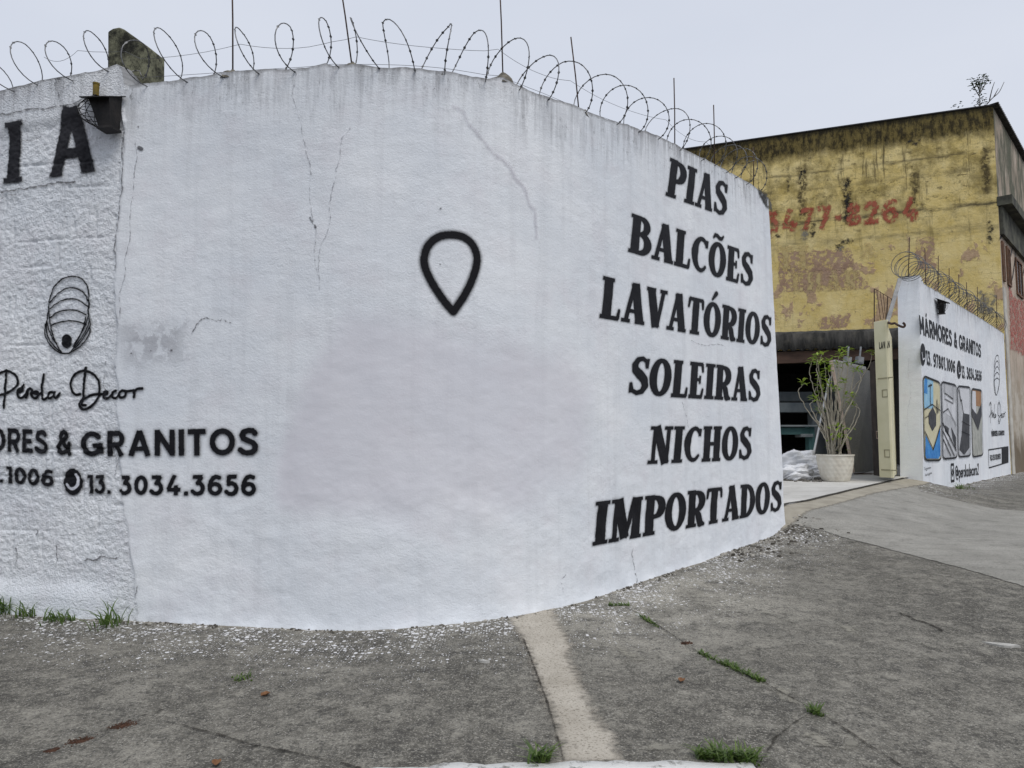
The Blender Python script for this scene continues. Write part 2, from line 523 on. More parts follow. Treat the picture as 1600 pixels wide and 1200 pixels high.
# ---- lettering: rounded-geometric bold sans
def g_sans(ch, w=0.2):
    h = w / 2
    q = lambda *a: ('q', *a)
    c = lambda p, ww=None: ('c', p, w if ww is None else ww)
    O = lambda cx, rx: c(ell(cx, .5, rx, .5 - h, 0, 360, 30))
    if ch == ' ': return [], .35
    if ch in '.,': return [q(.12 - h, h, .12 + h, h, w)], .26
    if ch == '-': return [q(.05, .42, .35, .42, w)], .4
    if ch == 'I': return [q(h, 0, h, 1, w)], w
    if ch == 'M': return [q(h, 0, h, 1, w), q(.84 - h, 0, .84 - h, 1, w), q(h, .93, .42, .3, w * .95), q(.84 - h, .93, .42, .3, w * .95)], .84
    if ch == 'N': return [q(h, 0, h, 1, w), q(.74 - h, 0, .74 - h, 1, w), q(h, .93, .74 - h, .07, w)], .74
    if ch in 'AÁ':
        p = [q(.1, 0, .42, .98, w), q(.74, 0, .42, .98, w), q(.22, .28, .62, .28, w * .85)]
        if ch == 'Á': p.append(q(.4, 1.08, .52, 1.28, w * .8))
        return p, .84
    if ch == 'R': return [q(h, 0, h, 1, w), c([(h, 1 - h), (.4, 1 - h)] + ell(.4, .67, .2, .33 - h, 90, -90, 12) + [(h, .34 + h)]), q(.36, .4, .6, 0, w)], .7
    if ch == 'P': return [q(h, 0, h, 1, w), c([(h, 1 - h), (.4, 1 - h)] + ell(.4, .66, .2, .34 - h, 90, -90, 12) + [(h, .32 + h)])], .66
    if ch == 'E': return [q(h, 0, h, 1, w), q(h, h, .58, h, w), q(h, 1 - h, .58, 1 - h, w), q(h, .5, .53, .5, w)], .6
    if ch == 'F': return [q(h, 0, h, 1, w), q(h, 1 - h, .58, 1 - h, w), q(h, .5, .53, .5, w)], .6
    if ch == 'H': return [q(h, 0, h, 1, w), q(.7 - h, 0, .7 - h, 1, w), q(h, .5, .6, .5, w)], .7
    if ch == 'L': return [q(h, 0, h, 1, w), q(h, h, .54, h, w)], .56
    if ch == 'V': return [q(.1, 1, .38, .04, w), q(.66, 1, .38, .04, w)], .76
    if ch == 'U': return [q(h, .4, h, 1, w), q(.7 - h, .4, .7 - h, 1, w), c(ell(.35, .42, .35 - h, .42 - h, 180, 360, 14))], .7
    if ch in 'CÇ': return [c(ell(.42, .5, .42 - h, .5 - h, 40, 320, 22))] + ([c([(.42, 0), (.45, -.15), (.36, -.2)], w * .6)] if ch == 'Ç' else []), .74
    if ch == 'T': return [q(.32, 0, .32, 1, w), q(0, 1 - h, .64, 1 - h, w)], .64
    if ch == 'O': return [O(.45, .45 - h)], .9
    if ch == 'Q': return [O(.45, .45 - h), q(.5, .3, .85, 0, w * .8)], .9
    if ch == 'D': return [q(h, 0, h, 1, w), c([(h, 1 - h), (.35, 1 - h)] + ell(.35, .5, .35, .5 - h, 90, -90, 16) + [(h, h)])], .78
    if ch == 'G': return [c(ell(.42, .5, .42 - h, .5 - h, 42, 350, 24)), q(.45, .42, .84 - h * .2, .42, w * .9), q(.84 - h, .1, .84 - h, .46, w)], .86
    if ch == 'S': return [c([(.56, .8), (.48, .89), (.34, .91), (.18, .86), (.11, .74), (.16, .61), (.32, .53), (.48, .46), (.57, .35), (.56, .2), (.45, .1), (.3, .08), (.16, .11), (.05, .2)])], .66
    if ch == '&': return [c([(.68, .04), (.3, .55), (.22, .72), (.26, .86), (.38, .92), (.5, .86), (.5, .72), (.38, .6), (.2, .46), (.1, .3), (.14, .14), (.3, .08), (.46, .14), (.6, .32), (.64, .46)], w * .92)], .76
    if ch == '0': return [O(.33, .33 - h)], .66
    if ch == '1': return [q(.28, 0, .28, 1, w), q(.02, 1 - h, .28, 1 - h, w)], .4
    if ch == '2': return [c([(.08, .76), (.14, .87), (.28, .91), (.44, .87), (.5, .72), (.44, .55), (.1, .1)]), q(.02, h, .58, h, w)], .6
    if ch == '3': return [q(.06, 1 - h, .52, 1 - h, w), q(.48, .93, .3, .62, w), c([(.28, .6), (.42, .58), (.5, .46), (.52, .3), (.44, .14), (.3, .08), (.16, .1), (.05, .2)])], .62
    if ch == '4': return [q(.48, 0, .48, .5, w), q(.42, 1, .12, .3, w), q(.06, .28, .7, .28, w)], .72
    if ch == '5': return [q(.14, 1 - h, .55, 1 - h, w), q(.17, .5, .19, .95, w), c([(.17, .55), (.32, .6), (.46, .53), (.54, .36), (.48, .17), (.33, .08), (.18, .1), (.06, .19)])], .63
    if ch == '6': return [c(ell(.34, .33, .34 - h, .33 - h, 0, 360, 24)), c([(.54, .86), (.4, .91), (.26, .85), (.15, .68), (.1, .48), (.1, .34)])], .68
    if ch == '7': return [q(.02, 1 - h, .6, 1 - h, w), q(.53, .94, .2, 0, w)], .6
    if ch == '8': return [c(ell(.33, .28, .33 - h, .28 - h, 0, 360, 22)), c(ell(.33, .74, .28 - h, .26 - h, 0, 360, 22))], .66
    if ch == '9': return [c(ell(.34, .67, .34 - h, .33 - h, 0, 360, 24)), c([(.58, .6), (.55, .36), (.44, .18), (.28, .09), (.14, .1)])], .68
    # lower case (x height .62)
    x = .62
    if ch == 'o': return [c(ell(.28, x / 2, .28 - h, x / 2 - h, 0, 360, 20))], .56
    if ch == 'a': return [c(ell(.28, x / 2, .28 - h, x / 2 - h, 0, 360, 20)), q(.56 - h, 0, .56 - h, x, w)], .6
    if ch == 'd': return [c(ell(.28, x / 2, .28 - h, x / 2 - h, 0, 360, 20)), q(.56 - h, 0, .56 - h, 1, w)], .6
    if ch == 'p': return [c(ell(.3, x / 2, .28 - h, x / 2 - h, 0, 360, 20)), q(h, -.3, h, x, w)], .6
    if ch == 'l': return [q(h, 0, h, 1, w)], w + .02
    if ch == 'i': return [q(h, 0, h, x, w), q(h, .78, h, .78 + w, w)], w + .02
    if ch == 'n': return [q(h, 0, h, x, w), c([(h, .3)] + ell(.27, .34, .25 - h, .28 - h, 170, 0, 10) + [(.52 - h, 0)])], .54
    if ch == 'm': return [q(h, 0, h, x, w), c([(h, .3), (.2, x - h), (.34, .4), (.34, 0)]), c([(.34, .3), (.46, x - h), (.6, .4), (.6, 0)])], .68
    if ch == 't': return [q(.16, 0, .16, .85, w), q(0, x - h, .34, x - h, w)], .36
    if ch == 'g': return [c(ell(.28, x / 2, .28 - h, x / 2 - h, 0, 360, 20)), c([(.56 - h, x), (.56 - h, -.1), (.4, -.28), (.1, -.24)])], .6
    if ch == 'e': return [c([(.06, .31)] + [(.5, .31)] + ell(.28, x / 2, .28 - h, x / 2 - h, 0, 320, 18))], .56
    if ch == 'c': return [c(ell(.28, x / 2, .28 - h, x / 2 - h, 45, 315, 16))], .48
    if ch == 'r': return [q(h, 0, h, x, w), c([(h, .3), (.16, .5), (.32, .55)])], .36
    if ch == 's': return [c([(.38, .5), (.24, .55), (.1, .5), (.12, .38), (.28, .3), (.38, .2), (.3, .08), (.14, .06), (.04, .12)])], .44
    if ch == '@': return [c(ell(.42, .42, .17, .19, 0, 360, 18)), c([(.6, .62), (.6, .32), (.7, .22), (.82, .35)] + ell(.43, .42, .4, .48, 0, 300, 24))], .95
    if ch == 'A': pass
    return [], .3

def moved(prims, dx):
    out = []
    for p in prims:
        if p[0] == 'q': out.append(('q', p[1] + dx, p[2], p[3] + dx, p[4], p[5]))
        else: out.append((p[0], [(a + dx, b) for a, b in p[1]], *p[2:]))
    return out

def layout(text, font, gap):
    x = 0; pr = []
    for ch in text:
        g, a = font(ch)
        pr += moved(g, x); x += a + gap
    return pr, x - gap

def word(name, text, quad, surf, inv, mat, parent, font=g_serif, gap=0.1, res=0.0065, over=0.025, label=None, off=0.004, jitter=0.0):
    """lettering between four photo-surveyed corners of its cap box (TL, TR, BL, BR)"""
    TLq, TRq, BLq, BRq = [inv(*p) for p in quad]
    pr, W = layout(text, font, gap)
    ht = (abs(TLq[1] - BLq[1]) + abs(TRq[1] - BRq[1])) / 2
    wd = (np.hypot(*(TRq - TLq)) + np.hypot(*(BRq - BLq))) / 2
    m = 0.035 / ht + .02
    mu = 0.035 / (wd / W) + .02
    box = (-mu, W + mu, -m - (.32 if any(c in text for c in 'pgÇ') else 0), 1 + m + (.3 if any(c in text for c in 'ÕÓÁ') else 0))
    nu = int((box[1] - box[0]) * wd / W / res); nv = int((box[3] - box[2]) * ht / res)
    return decal(name, pr, surf, mat, parent, quadmap(TLq, TRq, BLq, BRq, W), box, max(nu, 8), max(nv, 8), (ht + wd / W) / 2, over, off, label)

def strokes(name, pl, surf, inv, mat, parent, res=0.006, margin=0.02, off=0.004, label=None, fillpoly=None, cut=None):
    """pl: list of (list of photo points, width in m); drawn in surface coordinates"""
    pr = []
    for pts, w in pl:
        sz = [tuple(inv(*p)) for p in pts]
        pr.append(('c', sz, w))
    for pts in (fillpoly or []): pr.append(('p', [tuple(inv(*p)) for p in pts]))
    for pts in (cut or []): pr.append(('x', [tuple(inv(*p)) for p in pts]))
    al = np.array([q for p in pr if p[0] != 'x' for q in p[1]])
    wmax = max([w if np.isscalar(w) else max(w) for _, w in pl] or [0]) / 2 + margin + .01
    b = (al[:, 0].min() - wmax, al[:, 0].max() + wmax, al[:, 1].min() - wmax, al[:, 1].max() + wmax)
    nu = max(int((b[1] - b[0]) / res), 6); nv = max(int((b[3] - b[2]) / res), 6)
    return decal(name, pr, surf, mat, parent, None, b, nu, nv, 1.0, margin, off, label)

def spline(pts, n=6):
    """Catmull-Rom through points"""
    p = np.asarray(pts, float)
    p = np.vstack([2 * p[0] - p[1], p, 2 * p[-1] - p[-2]])
    out = []
    for i in range(1, len(p) - 2):
        for t in np.linspace(0, 1, n, endpoint=False):
            a, b, c, d = p[i - 1], p[i], p[i + 1], p[i + 2]
            out.append(0.5 * (2 * b + (c - a) * t + (2 * a - 5 * b + 4 * c - d) * t * t + (3 * b - a - 3 * c + d) * t ** 3))
    out.append(p[-2])
    return np.array(out)

def jag(pts, amp, n=3, seed=0):
    rg = np.random.default_rng(seed)
    p = np.asarray(pts, float)
    for _ in range(n):
        m = (p[:-1] + p[1:]) / 2 + rg.normal(0, amp, (len(p) - 1, 2))
        q = np.empty((len(p) * 2 - 1, 2)); q[0::2] = p; q[1::2] = m
        p = q; amp *= .5
    return [tuple(a) for a in p]

# ------------------------------------------------------------------ the curved white wall
TOPPX = [(0, 144), (31, 134), (62, 128), (94, 122), (140, 114), (165, 107), (184, 100), (191, 104), (195, 130), (203, 133), (250, 128), (312, 120), (360, 112),
         (406, 109), (450, 108), (478, 106), (490, 103), (509, 98), (520, 102), (550, 101), (587, 104), (644, 107), (700, 112), (762, 124), (786, 120),
         (809, 133), (841, 147), (881, 161), (897, 165), (912, 172), (950, 186), (981, 195), (1015, 207), (1053, 223), (1069, 233), (1115, 255),
         (1156, 278), (1178, 291), (1200, 310)]
_t = np.array([s_of_px(*p) for p in TOPPX])
_t[-1, 0] = S_END
TS = np.concatenate([[-12, -4], _t[:, 0]])
TZ = np.concatenate([[_t[0, 1] + .02, _t[0, 1] + .02], _t[:, 1]])

def wall_top(s):
    return np.interp(s, TS, TZ) + 0.012 * fbm(s * 9, 0 * s, 31, 3)

SEAM_PX = [(195, 133), (191, 230), (181, 375), (179, 480), (181, 600), (184, 720), (200, 860), (212, 930), (216, 985)]
_sm = np.array([s_of_px(*p) for p in SEAM_PX])[::-1]
def seam(z):
    return np.interp(z, _sm[:, 1], _sm[:, 0]) + 0.03 * fbm(z * 6, z * 0 + 3, 77, 4)

DS, DZ = 0.008, 0.008
S0, S1, Z0, Z1 = -9.3, S_END + .4, -0.35, 4.6
gs = np.arange(S0, S1, DS); gz = np.arange(Z0, Z1, DZ)
GSs, GZz = np.meshgrid(gs, gz)
def rough_mask(s, z):
    sm = seam(z)
    return 1 - smooth(-0.012, 0.018, s - sm)
_rm = rough_mask(GSs, GZz)
_g = np.interp(GSs, GS, GZ)
_topd = np.interp(GSs, TS, TZ) - GZz
_smo = 0.010 * fbm(GSs * 0.9, GZz * 0.9, 1, 3) + 0.0022 * fbm(GSs * 7, GZz * 12, 2, 3)
_smo += (0.0015 + 0.006 * smooth(1.7, .5, GZz + .6 * fbm(GSs * .8, GZz * .8, 19, 2))) * fbm(GSs * 4.5, GZz * 6.5, 9, 4)
_lip = 0.016 * np.exp(-np.maximum(GZz - _g, 0) / 0.05) * (1 + fbm(GSs * 6, GZz * 6, 12, 3))
_beam = smooth(0.40, 0.30, _topd)
_rg = -0.016 + 0.008 * fbm(GSs * 5, GZz * 7, 3, 3) - 0.004 * np.abs(fbm(GSs * 14, GZz * 19, 4, 2)) + 0.009 * vnoise(GSs * 44, GZz * 52, 6) + 0.006 * vnoise(GSs * 75, GZz * 80, 16)
for k, zc in enumerate(np.arange(0.22, 3.6, 0.2)):
    wob = 0.012 * fbm(GSs * 3, GSs * 0 + k, 8, 3)
    msk = .7 * smooth(0.10, 0.22, vnoise(GSs * 2.2, GSs * 0 + k * 7.3, 15))
    _rg -= 0.014 * np.exp(-((GZz - zc - wob) / 0.008) ** 2) * msk
for k in range(200):
    sc = RNG.uniform(-9, -1.1); zc = 0.22 + 0.2 * RNG.integers(0, 16)
    _rg -= 0.012 * np.exp(-((GSs - sc) / 0.008) ** 2) * ((GZz > zc + .02) & (GZz < zc + .18))
_rg = _rg * (1 - _beam) + _beam * (0.006 + 0.004 * fbm(GSs * 4, GZz * 6, 21, 3))
_ft = smooth(0.27, 0.12, GZz - _g + 0.03 * fbm(GSs * 3, GSs * 0, 41, 2)) * smooth(-1.35, -1.75, GSs)
_rg = _rg * (1 - _ft) + _ft * (0.016 + 0.006 * fbm(GSs * 5, GZz * 8, 22, 3))
DG = _smo * (1 - _rm) + _rg * _rm + _lip
del _g, _topd, _smo, _lip, _beam, _rg, _ft

def dsample(s, z):
    a = np.clip((s - S0) / DS, 0, len(gs) - 1.001); b = np.clip((z - Z0) / DZ, 0, len(gz) - 1.001)
    i = a.astype(int); j = b.astype(int); fa = a - i; fb = b - j
    return (DG[j, i] * (1 - fa) + DG[j, i + 1] * fa) * (1 - fb) + (DG[j + 1, i] * (1 - fa) + DG[j + 1, i + 1] * fa) * fb

def surf1(s, z, off=0.0):
    x, y, nx, ny = path(s)
    d = dsample(s, z) + off
    return np.stack([x + nx * d, y + ny * d, z + 0 * s], 1)

def wall_material(name, end=False):
    t = NT(name)
    wc = t.attr('wc').outputs['Vector']
    s, z, td = t.sep(wc)
    rgh = t.attr('rough').outputs['Fac']
    pat = t.attr('patch').outputs['Fac']
    pos = t.n('NewGeometry').outputs['Position']
    sz = t.n('CombineXYZ', None, X=s, Y=z).outputs[0]
    big = t.noise(sz, 0.9, 4, 0.6)
    col = t.mix(t.mr(big, .35, .65), (.705, .738, .778), (.800, .820, .842))
    col = t.mix(t.math('MULTIPLY', t.mr(t.noise(t.scale(sz, (1.0, .6, 1)), 3.1, 6, .7), .46, .62), .22), col, (.63, .66, .70))
    col = t.mix(t.math('MULTIPLY', t.mr(t.noise(sz, 2.3, 5, .65), .5, .68), .35), col, (.66, .635, .67))
    # faint rain streaks over the whole face
    st = t.noise(t.scale(sz, (7.0, 0.35, 1)), 1.0, 5, .65)
    col = t.mix(t.math('MULTIPLY', t.mr(st, .5, .72), .30), col, (.50, .51, .535))
    # mildew near the top edge: runs and specks
    run = t.noise(t.scale(sz, (16.0, 1.3, 1)), 1.0, 6, .7)
    fall = t.mr(td, 0.75, 0.02)
    m1 = t.mr(t.math('ADD', run, t.math('MULTIPLY', fall, .22)), .62, .80)
    m1 = t.math('MULTIPLY', m1, t.math('POWER', fall, 1.2))
    col = t.mix(t.math('MULTIPLY', m1, t.mr(t.noise(sz, 1.3, 3), .36, .62, .12, .72)), col, (.20, .20, .21))
    spk = t.noise(t.scale(sz, (30.0, 15.0, 1)), 1.0, 5, .75)
    m2 = t.math('MULTIPLY', t.mr(spk, .57, .64), t.mr(td, .45, .03))
    m2 = t.math('MULTIPLY', m2, t.mr(t.noise(sz, 2.6, 2), .45, .6))
    col = t.mix(t.math('MULTIPLY', m2, .8), col, (.10, .10, .10))
    edge = t.mr(t.math('ADD', td, t.math('MULTIPLY', t.noise(sz, 22, 4), .05)), .055, .02)
    col = t.mix(t.math('MULTIPLY', edge, .75), col, (.13, .125, .12))
    # darker noise blotches over the coarse part
    cav = t.mr(t.noise(t.scale(pos, (1, 1, 1.3)), 24, 5, .7), .60, .72)
    col = t.mix(t.math('MULTIPLY', t.math('MULTIPLY', cav, rgh), .45), col, (.34, .34, .36))
    # painted-over area, a flatter and warmer coat
    col = t.mix(t.math('MULTIPLY', pat, .75), col, (.62, .603, .65))
    # foot of the wall: bluer towards the bottom
    col = t.mix(t.math('MULTIPLY', t.mr(t.math('ADD', z, t.math('MULTIPLY', t.noise(sz, 3, 4), .5)), .65, .2), .22), col, (.60, .66, .73))
    fine = t.noise(t.scale(pos, (1, 1, 1.1)), 60, 4, .65)
    med = t.math('MULTIPLY', t.noise(t.scale(pos, (1, 1, 1.25)), 13, 5, .65), t.mr(t.noise(sz, 1.4, 3), .36, .64, .35, 1.5))
    grain = t.noise(pos, 160, 2, .5)
    keep = t.math('SUBTRACT', 1.0, t.math('MULTIPLY', pat, .88))
    h = t.math('ADD', t.math('MULTIPLY', fine, .6), t.math('MULTIPLY', med, .9))
    h = t.math('ADD', h, t.math('MULTIPLY', grain, .25))
    hr = t.math('MULTIPLY', t.math('ADD', t.noise(pos, 38, 5, .65), t.noise(pos, 90, 4, .6)), t.math('MULTIPLY', rgh, 2.6))
    h = t.math('ADD', t.math('MULTIPLY', h, keep), hr)
    nrm = t.bump(h, .50, .011)
    gr = t.math('MULTIPLY', t.math('ADD', t.noise(pos, 70, 4, .65), t.math('MULTIPLY', t.math('SMOOTH_MIN', t.vor(pos, 42), .5, .2), .9)), rgh)
    nrm = t.bump(gr, .42, .018, nrm)
    return t.bsdf(col, .85, nrm, 0, .2)

MAT_WALL = wall_material('white_wall_paint')
BLACK = paint_mat('black_wall_paint', (.007, .007, .009), (.013, .013, .016), soft=.007, nz=.005, over=.32, rough=.55)
BLACK_FINE = paint_mat('black_line_paint', (.008, .008, .01), None, soft=.005, nz=.003, over=.10, rough=.55)
BLACK_ROUGH = paint_mat('black_paint_on_coarse_render', (.012, .012, .015), (.03, .03, .035), soft=.012, nz=.012, nscale=40, over=.22, rough=.6, bump=.8, bscale=45)
CRACK = paint_mat('crack', (.09, .09, .10), None, soft=.005, nz=.010, nscale=35, rough=.9, alpha=.75)
CRACK_SOFT = paint_mat('hairline_crack', (.25, .25, .27), None, soft=.004, nz=.008, nscale=35, rough=.9, alpha=.6)
GRIME = paint_mat('grime', (.30, .30, .32), (.38, .37, .40), soft=.16, nz=.10, nscale=9, rough=.9, alpha=.34, wear=.2)
MOULD = paint_mat('black_mould', (.05, .05, .05), (.10, .10, .095), soft=.03, nz=.04, nscale=30, rough=.95, alpha=.9, wear=.3)
RIDGE = paint_mat('filled_crack', (.56, .54, .585), None, soft=.025, nz=.02, nscale=25, rough=.9, alpha=.38)

def build_wall(name, s_cols, ztop_f, nrow, thick, surf, lean=None, zbot=-.25, patch_poly=None, roughf=None, startcap=True):
    nc = len(s_cols)
    zt = ztop_f(s_cols)
    zb = np.interp(s_cols, GS, GZ) + zbot
    v = np.linspace(0, 1, nrow)
    Zg = zb[None, :] + (zt - zb)[None, :] * v[:, None]
    Sg = np.broadcast_to(s_cols, Zg.shape).copy()
    if lean is not None: Sg = Sg + lean(Sg, Zg)
    s, z = Sg.ravel(), Zg.ravel()
    co = surf(s, z, 0.0)
    td = (np.broadcast_to(zt, Zg.shape) - Zg).ravel()
    rg = roughf(s, z) if roughf else np.zeros_like(s)
    pt = np.zeros_like(s)
    if patch_poly is not None:
        d = sdf([('p', patch_poly)], s, z) + .05 * fbm(s * 5, z * 5, 91, 3)
        q_r = smooth(-.9, .9, s)
        pt = smooth(0, 1, (.03 + .14 * q_r - d - .22 * q_r * fbm(s * 1.6, z * 1.6, 92, 3)) / (.06 + .30 * q_r)) * (1 - .30 * q_r)
    F = [grid_faces(nrow, nc)]
    C = [co]; A = [np.stack([s, z, td], 1)]; RR = [rg]; PP = [pt]; n = len(co)
    # top strip and back sheet
    x, y, nx, ny = path(Sg[-1]);  dd = dsample(Sg[-1], Zg[-1]) if surf is surf1 else 0 * x
    front_top = co.reshape(nrow, nc, 3)[-1]
    mid = np.stack([x - nx * thick * .5, y - ny * thick * .5, zt + .012 + .012 * fbm(s_cols * 5, s_cols * 0, 51, 3)], 1)
    bt = np.stack([x - nx * thick, y - ny * thick, zt - .01], 1)
    x2, y2, nx2, ny2 = path(Sg[0])
    bb = np.stack([x2 - nx2 * thick, y2 - ny2 * thick, zb], 1)
    strip = np.concatenate([front_top, mid, bt, bb])
    C.append(strip); F.append(grid_faces(4, nc, n))
    A.append(np.concatenate([np.stack([Sg[-1], zt, 0 * zt + .0], 1), np.stack([Sg[-1], zt, 0 * zt], 1), np.stack([Sg[-1], zt, 0 * zt + .0], 1), np.stack([Sg[0], zb, 0 * zt + 3], 1)]))
    RR.append(np.zeros(4 * nc)); PP.append(np.zeros(4 * nc)); n += 4 * nc
    # end faces
    for k in ([0, nc - 1] if startcap else [nc - 1]):
        col = co.reshape(nrow, nc, 3)[:, k]
        ss_, zz_ = Sg[:, k], Zg[:, k]
        x, y, nx, ny = path(ss_)
        ws = np.linspace(0, 1, 12)
        E_ = np.stack([np.stack([col[:, 0] * (1 - w) + (x - nx * thick) * w, col[:, 1] * (1 - w) + (y - ny * thick) * w, zz_ - .01 * w], 1) for w in ws], 1)
        E_[:, 1:-1, :2] += (np.stack([np.cos(0 * ss_), 0 * ss_], 1) * 0.004 * fbm(zz_ * 8, zz_ * 0, 61, 3)[:, None])[:, None, :]
        C.append(E_.reshape(-1, 3)); F.append(grid_faces(nrow, 12, n) if k else grid_faces(nrow, 12, n)[:, ::-1])
        A.append(np.stack([np.repeat(ss_, 12) + np.tile(ws * thick, nrow), np.repeat(zz_, 12), np.repeat(td.reshape(nrow, nc)[:, k], 12)], 1))
        RR.append(np.full(nrow * 12, .0)); PP.append(np.zeros(nrow * 12)); n += nrow * 12
    return mesh_np(name, np.concatenate(C), [np.concatenate(F)], MAT_WALL, None, {'wc': np.concatenate(A), 'rough': np.concatenate(RR), 'patch': np.concatenate(PP)})

PATCH = [tuple(s_of_px(*p)) for p in [(432, 798), (426, 770), (440, 695), (470, 640), (505, 565), (545, 495), (640, 500), (760, 530), (880, 545), (935, 600), (930, 700), (890, 770), (800, 800), (600, 800)]]
cols = np.concatenate([np.arange(-9, -3.2, .022), np.arange(-3.2, -1.0, .0085), np.arange(-1.0, S_END, .011), [S_END]])
lean1 = lambda s, z: smooth(S_END - 1.2, S_END, s) * np.clip(.24 * (1 - (z - .2) / 3.95), -.02, .3)
wall = build_wall('boundary_wall', cols, wall_top, 440, .2, surf1, lean1, patch_poly=PATCH, roughf=rough_mask)
tag(wall, 'curved white corner wall with the serif list from PIAS down to IMPORTADOS', 'wall', 'white painted boundary walls')

I1 = s_of_px
# big serif list
for txt, qd in [('PIAS', [(1047, 246), (1138, 287), (1040, 305), (1134, 339)]),
                ('BALCÕES', [(987, 333), (1177, 397), (981, 393), (1175, 449)]),
                ('LAVATÓRIOS', [(942, 431), (1206, 494), (936, 496), (1204, 543)]),
                ('SOLEIRAS', [(987, 555), (1188, 577), (979, 616), (1187, 628)]),
                ('NICHOS', [(1018, 666), (1175, 666), (1012, 725), (1173, 718)]),
                ('IMPORTADOS', [(931, 784), (1222, 750), (926, 853), (1221, 798)])]:
    word('painted_word', txt, qd, surf1, I1, BLACK, wall, g_serif, .035, label='black serif lettering reading ' + txt)
word('painted_word', 'I', [(10, 193), (37, 188), (4, 287), (33, 283)], surf1, I1, BLACK_ROUGH, wall, g_serif, .1, res=.008, off=.009, label='blurred black letter I high on the wall')
def g_blockA(ch): return [('q', .14, .02, .4, .98, .2), ('q', .46, .98, .74, .02, .24), ('q', .25, .32, .62, .32, .15), ('q', .02, .03, .26, .03, .06), ('q', .6, .03, .86, .03, .06)], .88
word('painted_word', 'A', [(77, 166), (148, 166), (74, 277), (149, 267)], surf1, I1, BLACK_ROUGH, wall, g_blockA, .1, res=.008, off=.009, label='blurred black letter A under the caged lamp')
sans = lambda ch: g_sans(ch, .2)
for txt, qd, gp in [('MÁRMORES', [(-118, 662), (72, 672), (-118, 700), (72, 709)], .13),
                    ('&', [(86, 671), (110, 672), (86, 710), (110, 711)], .1),
                    ('GRANITOS', [(125, 674), (403, 668), (125, 713), (403, 711)], .13),
                    ('13. 97801.1006', [(-150, 716), (82, 734), (-150, 742), (82, 761)], .1),
                    ('13.', [(134, 742), (172, 742), (134, 771), (172, 772)], .1),
                    ('3034.3656', [(186, 743), (400, 741), (186, 773), (400, 775)], .12)]:
    rg_ = qd[0][0] < 180
    word('painted_word', txt, qd, surf1, I1, BLACK, wall, sans, gp, off=.008 if rg_ else .004, label='black bold sans lettering reading ' + txt)
ic = [(112 + 14.5 * math.cos(a), 753 + 21 * math.sin(a)) for a in np.linspace(0, 2 * math.pi, 28)[:-1]]
icon = strokes('phone_icon', [], surf1, I1, BLACK, wall, fillpoly=[ic], margin=.02, off=.008, label='black round telephone icon')
WHITE = paint_mat('white_line_paint', (.62, .63, .68), None, soft=.006, nz=.005, rough=.6)
strokes('handset', [(spline([(103, 757), (108, 763), (114, 763), (120, 757), (121, 748), (118, 742)], 4), .022)], surf1, I1, WHITE, icon, off=.011)
# script name
def z6(pts): return [(x / 5.217, 560 + y / 5.217) for x, y in pts]
SCR = [[(-60, 320), (-20, 300), (20, 290), (70, 270), (120, 235), (140, 190), (120, 140), (80, 110), (40, 102), (-10, 120), (-50, 150)], [(45, 95), (38, 200), (28, 320), (22, 402)],
       [(150, 275), (170, 255), (165, 240), (140, 262), (135, 300), (160, 322), (195, 300), (222, 250)], [(168, 232), (182, 215)],
       [(222, 252), (215, 290), (200, 318)], [(215, 268), (235, 245), (255, 262)], [(255, 262), (245, 300), (275, 325), (300, 300), (290, 268), (262, 280), (300, 290), (330, 280)],
       [(350, 130), (338, 210), (330, 290), (345, 335), (375, 318)], [(430, 278), (400, 275), (380, 300), (395, 325), (425, 305), (440, 275), (432, 305), (450, 322), (478, 285)],
       [(692, 75), (680, 180), (670, 290), (660, 372), (690, 380)], [(645, 290), (610, 295), (580, 265), (568, 205), (590, 145), (640, 108), (695, 102), (760, 135), (798, 200), (800, 280), (770, 350), (720, 400), (670, 415), (640, 385), (650, 345), (700, 315), (760, 292), (830, 290)],
       [(835, 300), (862, 285), (860, 268), (838, 275), (832, 310), (860, 325), (905, 295)], [(935, 262), (912, 275), (905, 310), (930, 325), (970, 300)],
       [(1000, 262), (975, 285), (985, 318), (1020, 310), (1030, 275), (1005, 262), (1040, 268), (1085, 262)], [(1092, 260), (1100, 290), (1095, 316)], [(1095, 280), (1120, 250), (1165, 245)]]
strokes('painted_signature', [(z6(spline(p, 5)), .020) for p in SCR], surf1, I1, BLACK_FINE, wall, off=.008, label='black script lettering reading Pérola Decor')
# shell emblem
def z7(pts): return [(40 + x / 8, 420 + y / 8) for x, y in pts]
SH = [[(440, 1050), (370, 930), (310, 770), (285, 600), (285, 430), (310, 300), (370, 190), (470, 115), (580, 92), (680, 115), (745, 190), (775, 280), (780, 420), (770, 560)],
      [(300, 420), (350, 350), (430, 275), (500, 238), (590, 235), (680, 270), (740, 330), (770, 400)], [(300, 495), (360, 445), (450, 390), (540, 372), (620, 378), (700, 420), (765, 468)],
      [(300, 605), (380, 550), (470, 520), (560, 512), (650, 525), (740, 572)], [(295, 708), (380, 675), (470, 655), (570, 648), (660, 662), (740, 695)],
      [(285, 500), (255, 610), (265, 730), (320, 860), (390, 970), (440, 1050)], [(255, 640), (240, 720), (260, 830), (330, 950), (440, 1052)], [(235, 690), (220, 780), (250, 880), (310, 970), (400, 1040), (450, 1056), (520, 1056)],
      [(770, 480), (770, 580), (740, 680), (690, 790), (620, 930), (540, 1052)], [(775, 560), (785, 630), (760, 720), (700, 850), (600, 980), (530, 1055)], [(780, 620), (795, 680), (770, 760), (700, 890), (610, 990)],
      [(785, 730), (795, 770), (770, 850), (700, 950), (610, 1010), (530, 1056)], [(740, 600), (720, 690), (660, 840), (580, 970)]]
